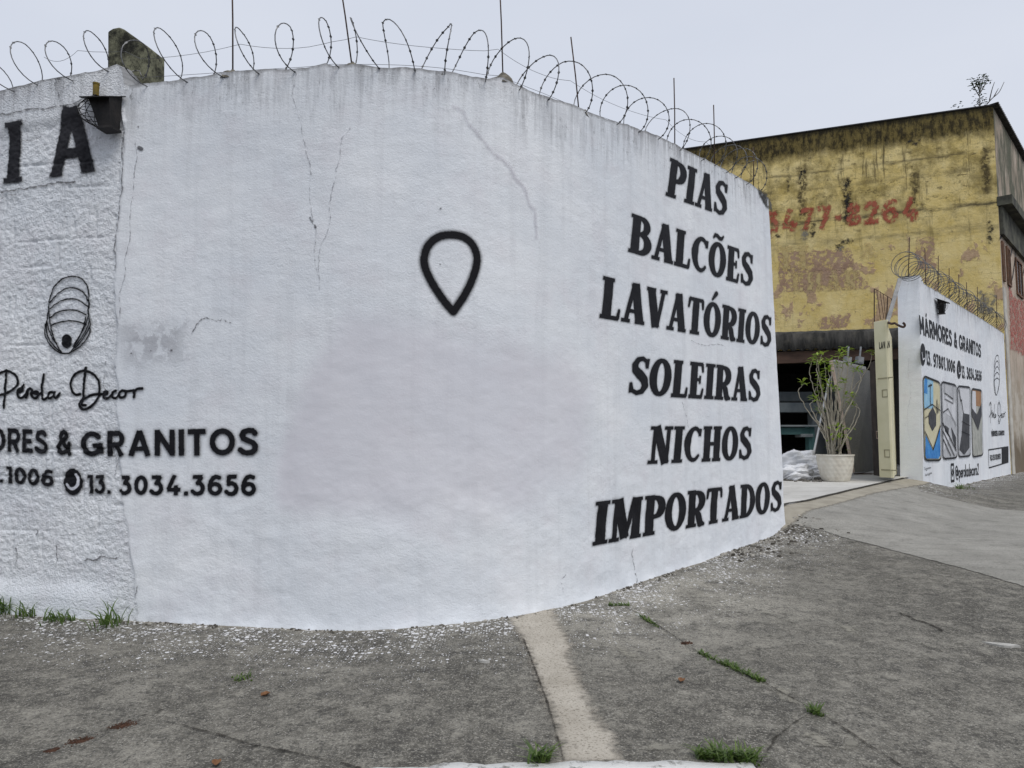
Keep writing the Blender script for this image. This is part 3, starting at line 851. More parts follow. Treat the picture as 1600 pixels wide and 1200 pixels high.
dot = [(500 + 66 * math.cos(a), 902 + 88 * math.sin(a)) for a in np.linspace(0, 2 * math.pi, 20)[:-1]]
strokes('shell_emblem', [(z7(spline(p, 4)), .0105) for p in SH], surf1, I1, BLACK_FINE, wall, res=.0045, fillpoly=[z7(dot)], off=.009, label='black line drawing of a ridged shell with a pearl')
# map pin
pin = spline([(708, 487), (692, 468), (674, 440), (663, 413), (665, 393), (673, 379), (687, 369.5), (704, 367), (722, 370), (736, 380), (744, 396), (744.5, 413), (737, 438), (724, 464), (708, 487)], 6)
PINP = paint_mat('black_spray_paint', (.008, .008, .01), None, soft=.012, nz=.006, over=.5, rough=.55)
strokes('map_pin_emblem', [(pin, .056)], surf1, I1, PINP, wall, margin=.03, label='black sprayed outline of a map pin')
# cracks, holes, stains
CK = [([(464, 114), (456, 150), (472, 197), (478, 237), (486, 275), (484, 312), (494, 360), (497, 430)], .005, CRACK_SOFT),
      ([(547, 200), (534, 216), (528, 259), (522, 287), (514, 319), (516, 347), (508, 372), (498, 400), (500, 455)], .006, CRACK_SOFT),
      ([(300, 522), (312, 502), (336, 501), (347, 498), (361, 504)], .006, CRACK), ([(212, 219), (209, 281), (205, 319), (203, 378), (195, 437), (186, 462), (189, 494)], .006, CRACK_SOFT),
      ([(989, 856), (992, 888), (991, 915)], .008, CRACK), ([(1065, 628), (1072, 650), (1075, 668)], .006, CRACK_SOFT), ([(1080, 532), (1110, 538), (1130, 540)], .006, CRACK_SOFT),
      ([(484, 340), (492, 352), (494, 356)], .014, CRACK), ([(0, 181), (19, 180), (41, 173), (62, 171), (94, 167), (131, 156)], .012, CRACK),
      ([(0, 300), (31, 294), (62, 289), (87, 284), (116, 283)], .016, CRACK), ([(0, 309), (25, 303)], .008, CRACK), ([(34, 219), (62, 214)], .008, CRACK),
      ([(86, 850), (86, 884)], .007, CRACK), ([(22, 856), (22, 884)], .007, CRACK), ([(55, 826), (55, 838)], .007, CRACK), ([(131, 876), (150, 875), (156, 869), (184, 872)], .012, CRACK),
      ([(192, 205), (189, 244), (190, 275), (187, 319), (180, 360), (180, 420)], .011, CRACK), ([(215, 916), (209, 935)], .010, CRACK), ([(94, 155), (87, 130), (90, 124)], .010, CRACK),
      ([(164, 565), (160, 600), (164, 630)], .006, CRACK), ([(206, 700), (176, 690), (178, 745)], .006, CRACK_SOFT), ([(880, 925), (876, 905), (884, 898)], .006, CRACK_SOFT)]
for i, (p, w, m) in enumerate(CK):
    strokes('crack', [(jag(p, 2.0, 4, i), w * .72)], surf1, I1, m, wall, res=.005, margin=.008, off=.008 if p[0][0] < 200 else .0045)
strokes('filled_crack', [(jag([(709, 166), (731, 194), (762, 231), (797, 262), (822, 300), (834, 328), (837, 372)], 2, 3, 3), .02)], surf1, I1, RIDGE, wall, margin=.02, off=.005)
strokes('wall_hole', [([(217, 231), (221, 233)], .03)], surf1, I1, CRACK, wall, margin=.01, off=.005)
for p in [(205, 552), (236, 548), (268, 548), (687, 413), (688, 326), (215, 198), (250, 510)]:
    strokes('wall_hole', [([p, (p[0] + 1, p[1])], .012)], surf1, I1, CRACK, wall, margin=.01, off=.005)
strokes('grime_patch', [], surf1, I1, GRIME, wall, res=.01, fillpoly=[[(187, 508), (290, 505), (287, 560), (200, 568)]], margin=.12, off=.006)
strokes('mould_patch', [], surf1, I1, MOULD, wall, fillpoly=[[(1183, 293), (1203, 308), (1206, 330), (1196, 322), (1186, 306)]], margin=.04, off=.006)

# ------------------------------------------------------------------ second white wall, beyond the gate
W2A, W2B = S_Q + 6.62, S_Q + 15.92
_w2t = np.array([s_of_px(*p) for p in [(1425, 430), (1438, 440), (1465, 456), (1500, 478), (1530, 496), (1550, 509), (1568, 521)]])
def top2(s): return np.interp(s, _w2t[:, 0], _w2t[:, 1]) + .012 * fbm(s * 4, s * 0, 33, 3) + .1 * smooth(W2A + .45, W2A + .1, s)
def surf2(s, z, off=0.0):
    x, y, nx, ny = path(s)
    d = .008 * fbm(s * 1.1, z * 1.1, 71, 3) + .003 * fbm(s * 8, z * 10, 72, 3) + off
    return np.stack([x + nx * d, y + ny * d, z + 0 * s], 1)
lean2 = lambda s, z: smooth(W2A + 1, W2A, s) * (.09 * (z - .3) - .05)
wall2 = build_wall('boundary_wall', np.arange(W2A, W2B, .03), top2, 150, .38, surf2, lean2)
tag(wall2, 'white wall beyond the gate with four painted kitchen panels', 'wall', 'white painted boundary walls')
FINE2 = paint_mat('black_sign_paint', (.008, .008, .01), None, soft=.008, nz=.004, rough=.55, over=.1)
def sans2(ch): return g_sans(ch, .2)
def w2(txt, qd, font=sans2, gp=.1, **k): return word('painted_word', txt, qd, surf2, I1, k.pop('mat', FINE2), k.pop('parent', wall2), font, gp, res=k.pop('res', .012), over=.015, off=k.pop('off', .006), label='lettering reading ' + txt)
w2('MÁRMORES & GRANITOS', [(1435.5, 492), (1532.5, 538), (1437.5, 522), (1532.5, 559)], gp=.08)
w2('13. 97801.1006', [(1446, 547), (1492, 564), (1447, 570), (1492, 583)])
w2('13. 3034.3656', [(1502, 571), (1533.5, 580), (1502.5, 591), (1533.5, 596)])
for cx, cy, rx, ry in [(1441.3, 554, 4.3, 17.5), (1498, 577.5, 3.3, 14.5)]:
    io = strokes('phone_icon', [], surf2, I1, FINE2, wall2, res=.012, fillpoly=[[(cx + rx * math.cos(a), cy + ry * math.sin(a)) for a in np.linspace(0, 6.28, 22)[:-1]]], off=.006)
    strokes('handset', [([(cx - rx * .45, cy - 3), (cx - rx * .1, cy + ry * .45), (cx + rx * .5, cy + ry * .35)], .03)], surf2, I1, WHITE, io, res=.01, off=.012)
w2('@peroladecors2', [(1492, 727), (1529, 723), (1493, 748), (1529, 742)], lambda c: g_sans(c, .13), .07)
ig = strokes('camera_icon', [([(1485.5, 726), (1489.8, 725.5), (1490.3, 751), (1485.9, 752), (1485.5, 726)], .05), ([(1486.8, 739), (1487.8, 733), (1489, 738), (1488, 744), (1486.8, 739)], .035)], surf2, I1, FINE2, wall2, res=.010, off=.006)
w2('Siga no', [(1443.5, 730), (1454, 727), (1444, 735), (1454, 732)], lambda c: g_sans(c, .12) if g_sans(c, .12)[0] else g_sans('o', .12))
w2('instagram', [(1445, 740), (1455, 736), (1445.5, 744), (1455.2, 740)], lambda c: g_sans(c, .14))
w2('MÁRMORES & GRANITOS', [(1548.5, 673), (1569, 672.5), (1549, 682), (1569, 680)], lambda c: g_sans(c, .22), .06, res=.01)
# shell and script again, smaller
SZ = lambda pts: [(1552 + (x - 220) / 575 * 9.5, 555 + (y - 92) / 965 * 62) for x, y in pts]
strokes('shell_emblem', [(SZ(spline(p, 3)), .02) for p in SH[:8] + SH[9:11]], surf2, I1, FINE2, wall2, res=.011, off=.006)
SG = lambda pts: [(1545 + (x + 60) / 1225 * 26, 626 + (y - 75) / 340 * 36) for x, y in pts]
strokes('painted_signature', [(SG(spline(p, 3)), .022) for p in SCR], surf2, I1, FINE2, wall2, res=.012, off=.006, label='black script lettering reading Pérola Decor')
strokes('sign_border', [([(1544.3, 703), (1575, 698), (1575.2, 722), (1545, 731), (1544.3, 703)], .03)], surf2, I1, FINE2, wall2, res=.012, off=.006)
strokes('sign_block', [], surf2, I1, FINE2, wall2, res=.014, fillpoly=[[(1565, 699.5), (1575, 698), (1575.2, 722), (1565.2, 725)]], off=.007)
w2('FAÇA SEU ORÇAMENTO', [(1546.5, 711), (1563.5, 708.5), (1546.8, 720), (1563.7, 717)], lambda c: g_sans(c, .2), .06, res=.01)
# four round-cornered mural panels
def flat_paint(name, c, c2=None, soft=.006): return paint_mat(name, c, c2, soft=soft, nz=.003, rough=.6)
PB_ = flat_paint('blue_mural_paint', (.03, .17, .48), (.07, .28, .60)); PC = flat_paint('cream_mural_paint', (.56, .52, .34), (.62, .58, .42)); PL = flat_paint('pale_blue_mural_paint', (.22, .45, .66), (.34, .56, .70))
PG = flat_paint('grey_mural_paint', (.42, .43, .45), (.52, .53, .55)); PD = flat_paint('charcoal_mural_paint', (.04, .042, .048), (.07, .07, .075)); PW = flat_paint('white_mural_paint', (.62, .63, .66)); PBR = flat_paint('brown_mural_paint', (.40, .22, .11), (.30, .16, .08)); PST = flat_paint('stone_mural_paint', (.30, .31, .28), (.46, .46, .42))
def mural(corners, fills, lines, label):
    TLc, TRc, BLc, BRc = map(np.array, corners)
    def m(p):
        a, b = p
        q = (1 - a) * ((1 - b) * BLc + b * TLc) + a * ((1 - b) * BRc + b * TRc)
        return tuple(q)
    c = .16; cy = .05
    outl = [(c, 0), (1 - c, 0)] + [(1 - c + c * math.sin(a), cy - cy * math.cos(a)) for a in np.linspace(0, 1.57, 5)] + [(1, 1 - cy)] + [(1 - c + c * math.cos(a), 1 - cy + cy * math.sin(a)) for a in np.linspace(0, 1.57, 5)] + [(c, 1)] + [(c - c * math.sin(a), 1 - cy + cy * math.cos(a)) for a in np.linspace(0, 1.57, 5)] + [(0, cy)] + [(c - c * math.cos(a), cy - cy * math.sin(a)) for a in np.linspace(0, 1.57, 5)]
    outl = [m(p) for p in outl]
    base = strokes('mural_panel', [], surf2, I1, fills[0][0], wall2, res=.014, fillpoly=[outl], off=.005, label=label)
    for i, (mt, poly) in enumerate(fills[1:]):
        strokes('mural_shape', [], surf2, I1, mt, base, res=.014, fillpoly=[[m(p) for p in poly]], off=.007 + .0015 * i)
    strokes('mural_outline', [(outl + outl[:1], .035)] + [([m(p) for p in l], w) for l, w in lines], surf2, I1, FINE2, base, res=.012, off=.018)
mural([(1441, 587), (1468.5, 598), (1443.5, 719), (1469, 719)],
      [(PC, None), (PL, [(.04, .62), (.6, .64), (.6, .985), (.12, .985), (.03, .93)]), (PB_, [(.05, .8), (.25, .8), (.25, .98), (.1, .98)]), (PB_, [(.12, .02), (.88, .02), (.97, .06), (.97, .42), (.53, .12), (.1, .3), (.06, .06)]),
       (PD, [(.3, .56), (.55, .66), (.76, .58), (.74, .44), (.52, .36), (.3, .45)])],
      [([(.03, .6), (.5, .69), (.97, .64)], .02), ([(.05, .34), (.53, .13), (.97, .44)], .03), ([(.05, .5), (.3, .54)], .015), ([(.4, .93), (.4, .68)], .03), ([(.3, .9), (.5, .93)], .03), ([(.8, .76), (.8, .6)], .04), ([(.9, .72), (.86, .6)], .02)], 'painted panel of a black basin in a cream stone worktop on blue')
mural([(1470, 596), (1493.5, 602), (1472, 717), (1494.5, 715)],
      [(PG, None), (PW, [(.1, .62), (.95, .5), (.95, .75), (.1, .86)]), (PW, [(.06, .1), (.5, .28), (.1, .46)]), (PD, [(.62, .42), (.95, .28), (.95, .12), (.72, .26)]), (PD, [(.2, .44), (.45, .4), (.42, .3), (.18, .36)])],
      [([(.05, .6), (.4, .66), (.95, .44)], .02), ([(.03, .46), (.95, .1)], .035), ([(.03, .36), (.8, .03)], .03), ([(.05, .25), (.55, .03)], .03), ([(.2, .86), (.75, .8)], .02), ([(.2, .98), (.2, .78), (.75, .74), (.75, .98)], .018), ([(.35, .74), (.35, .62)], .012), ([(.6, .72), (.6, .56)], .012)], 'painted panel of a grey kitchen with a sink')
mural([(1495, 603), (1515, 605), (1497, 714), (1515.5, 712)],
      [(PG, None), (PW, [(.35, .6), (.95, .6), (.95, .97), (.2, .97)]), (PD, [(.1, .1), (.5, .02), (.95, .12), (.95, .6), (.45, .62), (.3, .3)])],
      [([(.1, .95), (.25, .8), (.3, .8), (.4, .66), (.45, .62)], .04), ([(.3, .5), (.95, .44)], .015), ([(.3, .36), (.95, .3)], .015)], 'painted panel of a dark stone stair')
mural([(1517, 607), (1533.3, 610), (1519, 714), (1535, 711)],
      [(PST, None), (PBR, [(.1, .75), (.95, .75), (.95, .985), (.1, .985)]), (PW, [(.04, .72), (.45, .6), (.42, .97), (.1, .97)]), (PD, [(.03, .72), (.5, .62), (.97, .8), (.97, .62), (.6, .38), (.03, .6)])], [], 'painted panel of a pale stone slab with a dark corner')
strokes('crack', [(jag([(1419, 560), (1421, 600), (1418, 640), (1423, 690)], 1.5, 3, 4), .012)], surf2, I1, CRACK_SOFT, wall2, res=.01, margin=.01, off=.006)
for w_ in (wall, wall2): w_['kind'] = 'thing'

# ------------------------------------------------------------------ ground
def surfg(x, y, off=0.0):
    z = ground_z(x, y) + off
    return np.stack([x, y, z], 1)
KX = np.array([-9, -2, -.49, .5, 1.02]); KY = np.array([2.60, 3.02, 3.13, 3.17, 3.165])
def kerb_y(x): return np.interp(x, KX, KY)

def pavement_material():
    t = NT('old_dark_concrete')
    s, d, _ = t.sep(t.attr('gc').outputs['Vector'])
    pos = t.n('NewGeometry').outputs['Position']
    px_, py_, _z = t.sep(pos)
    big = t.noise(pos, .7, 5, .6)
    col = t.mix(t.mr(big, .34, .66), (.066, .062, .053), (.150, .141, .120))
    col = t.mix(t.math('MULTIPLY', t.mr(t.noise(pos, 2.6, 7, .72), .47, .62), .75), col, (.225, .213, .182))
    col = t.mix(t.math('MULTIPLY', t.mr(t.noise(t.scale(pos, (1.5, 1.5, 1)), 1.9, 6, .7, .6), .52, .68), .75), col, (.052, .050, .046))
    # pale worn scabs and dark blots by the foot of the right-hand wall
    zone = t.math('MULTIPLY', t.mr(d, 1.5, .25), t.mr(s, 2.1, 2.6))
    zone = t.math('MULTIPLY', zone, t.mr(s, S_Q + 2.5, S_Q - .3))
    sc_ = t.mr(t.noise(pos, 3.2, 7, .72, .4), .50, .60)
    col = t.mix(t.math('MULTIPLY', t.math('MULTIPLY', sc_, zone), .8), col, (.34, .325, .285))
    bl = t.mr(t.noise(t.scale(pos, (1, 1.7, 1)), 4.3, 6, .7, .5), .57, .64)
    col = t.mix(t.math('MULTIPLY', t.math('MULTIPLY', bl, zone), .75), col, (.055, .055, .058))
    far = t.mr(t.noise(pos, 1.3, 7, .75, .3), .56, .68)
    col = t.mix(t.math('MULTIPLY', far, .4), col, (.27, .26, .225))
    worn = t.math('MULTIPLY', t.math('MULTIPLY', t.mr(d, 1.75, .7), t.mr(d, .0, .25)), t.math('MULTIPLY', t.mr(s, 1.35, 1.8), t.mr(s, 4.4, 3.2)))
    worn = t.math('MULTIPLY', worn, t.mr(t.noise(pos, 1.9, 6, .68), .36, .58))
    col = t.mix(t.math('MULTIPLY', worn, .8), col, (.40, .38, .325))
    # aggregate
    g1 = t.noise(pos, 105, 3, .65)
    col = t.mix(t.math('MULTIPLY', t.mr(g1, .55, .62), .85), col, (.34, .325, .285))
    g2 = t.noise(t.scale(pos, (1.1, .9, 1)), 75, 4, .65)
    col = t.mix(t.math('MULTIPLY', t.mr(g2, .48, .38), .8), col, (.045, .044, .042))
    # pale dust line against the wall
    dust = t.mr(t.math('ADD', d, t.math('MULTIPLY', t.noise(pos, 12, 4), .09)), .11, .05)
    col = t.mix(t.math('MULTIPLY', dust, .6), col, (.33, .30, .235))
    g5 = t.noise(pos, 11, 9, .82)
    col = t.mix(t.math('MULTIPLY', t.mr(g5, .535, .60), .6), col, (.285, .27, .23))
    col = t.mix(t.math('MULTIPLY', t.mr(g5, .465, .40), .65), col, (.040, .038, .034))
    g4 = t.noise(pos, 34, 5, .7)
    col = t.mix(t.math('MULTIPLY', t.mr(g4, .54, .66), .45), col, (.26, .25, .215))
    col = t.mix(t.math('MULTIPLY', t.mr(g4, .46, .34), .5), col, (.040, .038, .033))
    # drips of white wall paint
    vd = t.n('TexVoronoi', {'feature': 'F1', 'voronoi_dimensions': '2D'}, Scale=24.0)
    t.put(vd.inputs['Vector'], t.n('VectorMath', {'operation': 'ADD'}, i0=pos, i1=t.n('VectorMath', {'operation': 'SCALE'}, i0=t.n('TexNoise', None, Scale=30.0).outputs['Color'], Scale=.018).outputs[0]).outputs[0])
    rc = t.sep(vd.outputs['Color'])
    dens = t.math('MULTIPLY', t.math('POWER', t.mr(d, 1.5, .02), 1.5), t.mr(t.noise(pos, 2.4, 5, .65), .34, .56))
    fr = t.math('MULTIPLY', t.math('SUBTRACT', t.math('ADD', t.math('MULTIPLY', dens, .95), .024), rc[0]), .75)
    flk = t.math('LESS_THAN', vd.outputs['Distance'], t.math('MINIMUM', fr, t.math('ADD', .10, t.math('MULTIPLY', rc[1], .34))))
    vd2 = t.n('TexVoronoi', {'feature': 'F1', 'voronoi_dimensions': '2D'}, Scale=58.0, Vector=pos)
    rc2 = t.sep(vd2.outputs['Color'])
    fr2 = t.math('MULTIPLY', t.math('SUBTRACT', t.math('ADD', t.math('MULTIPLY', dens, .70), .10), rc2[0]), .8)
    flk2 = t.math('LESS_THAN', vd2.outputs['Distance'], t.math('MINIMUM', fr2, t.math('ADD', .08, t.math('MULTIPLY', rc2[1], .34))))
    col = t.mix(t.math('MULTIPLY', t.math('MAXIMUM', flk, flk2), .9), col, (.70, .70, .71))
    h = t.math('ADD', t.math('MULTIPLY', g2, .7), t.math('MULTIPLY', t.noise(pos, 28, 5, .6), 1.0))
    nrm = t.bump(h, .7, .008)
    return t.bsdf(col, .9, nrm, 0, .25)
MAT_PAVE = pavement_material()

sg = np.concatenate([np.arange(-12, -3.4, .15), np.arange(-3.4, 6.6, .028), np.arange(6.6, 22, .12), np.arange(22, 70, 1.2)])
dg = np.concatenate([np.arange(-.42, 3.4, .028), np.arange(3.4, 9.5, .25)])
SG_, DG_ = np.meshgrid(sg, dg)
x, y, nx, ny = path(SG_.ravel())
gx = x + nx * DG_.ravel(); gy = y + ny * DG_.ravel()
F = grid_faces(len(dg), len(sg))
cut = (gx < .97) & (gy < kerb_y(gx) - .07)
F = F[~cut[F].any(1)]
gd, gss = near_path(gx, gy)
co = surfg(gx, gy)
used = np.unique(F); re_ = np.full(len(gx), -1); re_[used] = np.arange(len(used))
pave = mesh_np('pavement', co[used], re_[F], MAT_PAVE, None, {'gc': np.stack([gss, gd, 0 * gd], 1)[used]})
tag(pave, kind='structure')

asph = simple_mat('road_asphalt', (.04, .04, .042), (.07, .07, .072), 3, .9, bump=.5)
mb = MB(); mb.add([(-300, -300, ROAD_Z - .01), (300, -300, ROAD_Z - .01), (300, 300, ROAD_Z - .01), (-300, 300, ROAD_Z - .01)], [[0, 1, 2, 3]])
tag(mb.build('road', asph), kind='structure')

# yard floor behind the gate and wall
FLOORM = None
t = NT('yard_concrete'); pos = t.n('NewGeometry').outputs['Position']
c_ = t.mix(t.mr(t.noise(pos, 1.1, 6, .65), .35, .65), (.40, .39, .365), (.54, .53, .50))
c_ = t.mix(t.math('MULTIPLY', t.mr(t.noise(pos, 3.4, 6, .7), .55, .7), .4), c_, (.25, .24, .22))
FLOORM = t.bsdf(c_, .85, t.bump(t.noise(pos, 40, 4), .4, .006), 0, .3)
def surf_floor(srel, inn, off=0):
    x, y, nx, ny = path(S_Q + srel)
    return np.stack([x - nx * inn, y - ny * inn, floor_z(srel) + off + 0 * x], 1)
a_, b_ = np.meshgrid(np.concatenate([np.linspace(-3.0, 9, 40), np.linspace(9.5, 24, 12)]), np.concatenate([np.linspace(.24, 12, 30), [18, 26]]))
yf = mesh_np('yard_floor', surf_floor(a_.ravel(), b_.ravel()), grid_faces(a_.shape[0], a_.shape[1]), FLOORM)
tag(yf, kind='structure')
def floor_px(px, py):
    r = ray(px, py); z = .55
    for _ in range(60):
        t_ = (z - EYE) / r[2]
        sr = (r[0] * t_ - Q[0]) * DR[0] + (r[1] * t_ - Q[1]) * DR[1]
        z = .6 * z + .4 * floor_z(sr)
    return np.array([r[0] * t_, r[1] * t_, z])

# concrete driveway, repair strip, joints, patches (sheets a few mm proud)
t = NT('driveway_concrete'); pos = t.n('NewGeometry').outputs['Position']; sd = t.attr('sd').outputs['Fac']
c_ = t.mix(t.mr(t.noise(pos, 1.6, 6, .68), .35, .65), (.225, .218, .195), (.315, .305, .275))
c_ = t.mix(t.math('MULTIPLY', t.mr(t.noise(t.scale(pos, (.6, 3.5, 1)), 2.2, 6, .7), .5, .66), .5), c_, (.17, .165, .15))
c_ = t.mix(t.math('MULTIPLY', t.mr(t.noise(pos, 70, 5, .7), .48, .36), .75), c_, (.085, .083, .075))
c_ = t.mix(t.math('MULTIPLY', t.mr(t.noise(pos, 4.5, 7, .75), .54, .64), .5), c_, (.12, .116, .102))
a_s = t.mr(t.math('ADD', sd, t.math('MULTIPLY', t.math('SUBTRACT', t.noise(pos, 12, 5, .7), .5), .10)), .012, -.012)
DRIVEM = t.bsdf(c_, .9, t.bump(t.noise(pos, 45, 5), .5, .006), 0, .25, a_s)
IG = ground_px
drv = strokes('driveway', [], surfg, IG, DRIVEM, None, res=.035, fillpoly=[[(1226, 816), (1290, 831), (1361, 851), (1487, 884), (1599, 917), (1900, 1003), (2300, 930), (1900, 850), (1600, 799), (1440, 769), (1402, 750), (1300, 774), (1226, 790)]], margin=.08, off=.006)
tag(drv, kind='structure')
TAN = paint_mat('tan_mortar', (.26, .238, .195), (.34, .315, .26), soft=.06, nz=.05, nscale=14, rough=.9, bump=.6, bscale=50)
def IW(srel, d):
    x_, y_, nx_, ny_ = path(np.array([S_Q + srel])); return np.array([x_[0] + nx_[0] * d, y_[0] + ny_[0] * d])
apr = strokes('threshold_strip', [], surfg, IW, TAN, None, res=.02, fillpoly=[[(.1, -.27), (6.2, -.27), (6.4, .02), (6.7, .16), (5.8, .2), (3.5, .06), (1.5, .1), (.1, .05)]], margin=.05, off=.010)
tag(apr, kind='structure')
JOINT = paint_mat('dark_joint', (.020, .018, .015), (.045, .040, .032), soft=.008, nz=.009, nscale=18, rough=.95, alpha=.9)
strokes('ground_joint', [(jag([(.1, -.235), (2, -.22), (4, -.23), (6.2, -.22)], .02, 3, 3), .05)], surfg, IW, JOINT, apr, res=.015, margin=.03, off=.024)
t = NT('pale_repair_concrete'); pos = t.n('NewGeometry').outputs['Position']; sd = t.attr('sd').outputs['Fac']
c_ = t.mix(t.mr(t.noise(pos, 3.0, 6, .7), .35, .65), (.33, .30, .25), (.46, .425, .365))
c_ = t.mix(t.math('MULTIPLY', t.mr(t.noise(pos, 80, 5, .7), .48, .36), .85), c_, (.13, .115, .09))
c_ = t.mix(t.math('MULTIPLY', t.mr(t.noise(pos, 8, 5, .7), .55, .72), .5), c_, (.26, .24, .20))
a_s = t.mr(t.math('ADD', sd, t.math('MULTIPLY', t.math('SUBTRACT', t.noise(pos, 20, 7, .8), .5), .22)), .03, -.03)
STRIPM = t.bsdf(c_, .92, t.bump(t.noise(pos, 60, 5), .6, .006), 0, .2, a_s)
stp = strokes('concrete_strip', [], surfg, IG, STRIPM, None, res=.012, fillpoly=[[(795, 969), (812, 990), (826, 1018), (840, 1058), (855, 1098), (870, 1135), (882, 1192), (972, 1192), (955, 1146), (930, 1124), (920, 1097), (901, 1055), (887, 1028), (893, 1009), (872, 975), (864, 950), (835, 955)]], margin=.05, off=.005)
tag(stp, kind='structure')
strokes('ground_joint', [(jag([(818, 1000), (853, 1093), (881, 1191)], .8, 3, 1), .007)], surfg, IG, JOINT, stp, res=.007, margin=.012, off=.009)
for i, (p, w) in enumerate([([(978, 950), (1037, 984), (1100, 1025), (1197, 1069), (1256, 1103), (1297, 1125), (1350, 1161), (1430, 1212), (1500, 1260)], .008),
             ([(-60, 1216), (0, 1198), (78, 1173), (131, 1156), (187, 1134), (250, 1112), (330, 1085), (403, 1050)], .004), ([(281, 1133), (345, 1150), (406, 1168), (500, 1188), (562, 1202)], .011),
             ([(1269, 1116), (1237, 1134), (1209, 1156), (1200, 1175)], .005), ([(1407, 959), (1430, 970), (1472, 987)], .016), ([(1400, 1000), (1440, 1008), (1472, 1020)], .008), ([(1120, 935), (1160, 945), (1200, 960), (1260, 985)], .006)]):
    strokes('ground_joint', [(jag(p, 1.2, 3, 10 + i), w)], surfg, IG, JOINT, pave, res=.010, margin=.02, off=.007)
SCAB = paint_mat('pale_scab', (.30, .285, .24), (.22, .21, .18), soft=.035, nz=.09, nscale=20, rough=.95, alpha=.8, wear=.35)
for p in [[(1211, 1073), (1235, 1082), (1247, 1098), (1225, 1095)], [(1262, 1150), (1290, 1155), (1298, 1166), (1270, 1162)], [(1314, 1155), (1340, 1160), (1345, 1170), (1320, 1168)], [(1012, 1163), (1055, 1165), (1060, 1174), (1015, 1172)],
          [(1310, 975), (1345, 985), (1335, 992)], [(960, 1010), (990, 1020), (1010, 1035), (985, 1032)]]:
    strokes('worn_patch', [], surfg, IG, SCAB, pave, res=.012, fillpoly=[p], margin=.05, off=.004)

# kerb
t = NT('worn_white_kerb'); pos = t.n('NewGeometry').outputs['Position']
w_ = t.mr(t.noise(pos, 9, 7, .75), .38, .46)
c_ = t.mix(w_, (.24, .235, .215), (.62, .62, .60))
KERBM = t.bsdf(c_, .85, t.bump(t.noise(pos, 50, 4), .5, .008), 0, .25)
kx = np.linspace(-9, .99, 300); ky = kerb_y(kx)
zt = ground_z(kx, ky) + .008 + .008 * fbm(kx * 7, kx * 0, 3, 3)
jt = .03 * fbm(kx * 9, kx * 0, 8, 4)
prof = [np.stack([kx, ky - .13, np.full_like(kx, ROAD_Z - .02)], 1), np.stack([kx, ky - .125, zt - .02], 1), np.stack([kx, ky - .105, zt], 1), np.stack([kx, ky + jt, zt], 1), np.stack([kx, ky + .012 + jt, zt - .03], 1)]
cok = np.concatenate(prof)
nk = len(kx)
kf = [grid_faces(5, nk), np.array([[nk - 1, 2 * nk - 1, 3 * nk - 1, 4 * nk - 1], [nk - 1, 4 * nk - 1, 5 * nk - 1, 5 * nk - 1]])[:1]]
kerb = mesh_np('kerb', cok, kf, KERBM)
mb_end = [0, 1, 2, 3, 4]
tag(kerb, kind='structure')

# ------------------------------------------------------------------ yellow building
BC = Q + DR * 16.05
DF = np.array([-.930, .368]); DF /= np.linalg.norm(DF)
NF = np.array([-DF[1], DF[0]])
if np.dot(NF, BC) > 0: NF = -NF          # out of the facade, towards the street
BTOP = 10.86
S_BC = S_Q + 16.05
def surff(t_, z, off=0.0):
    d = .012 * fbm(t_ * .7, z * .7, 101, 3) + off
    return np.stack([BC[0] + DF[0] * t_ + NF[0] * d, BC[1] + DF[1] * t_ + NF[1] * d, z + 0 * t_], 1)
def If(px, py):
    r = ray(px, py)
    k = np.dot(BC, NF) / (r[0] * NF[0] + r[1] * NF[1])
    p = np.array([r[0] * k, r[1] * k])
    return np.array([np.dot(p - BC, DF), EYE + r[2] * k])
def surfs(l, z, off=0.0):
    return np.stack([BC[0] + DR[0] * l - NR[0] * off, BC[1] + DR[1] * l - NR[1] * off, z + 0 * l], 1)
def Is(px, py):
    r = s_of_px(px, py); return np.array([r[0] - S_BC, r[1]])
bld = empty('yellow_building', (BC[0], BC[1], .3))
tag(bld, 'tall weathered yellow building behind the gate with faded red 3477-8264 on its wall', 'building', kind='thing')
from mathutils import Matrix
def inb(o):      # keep world placement under the building's empty
    o.parent = bld; o.matrix_parent_inverse = Matrix.Translation((-BC[0], -BC[1], -.3)); return o

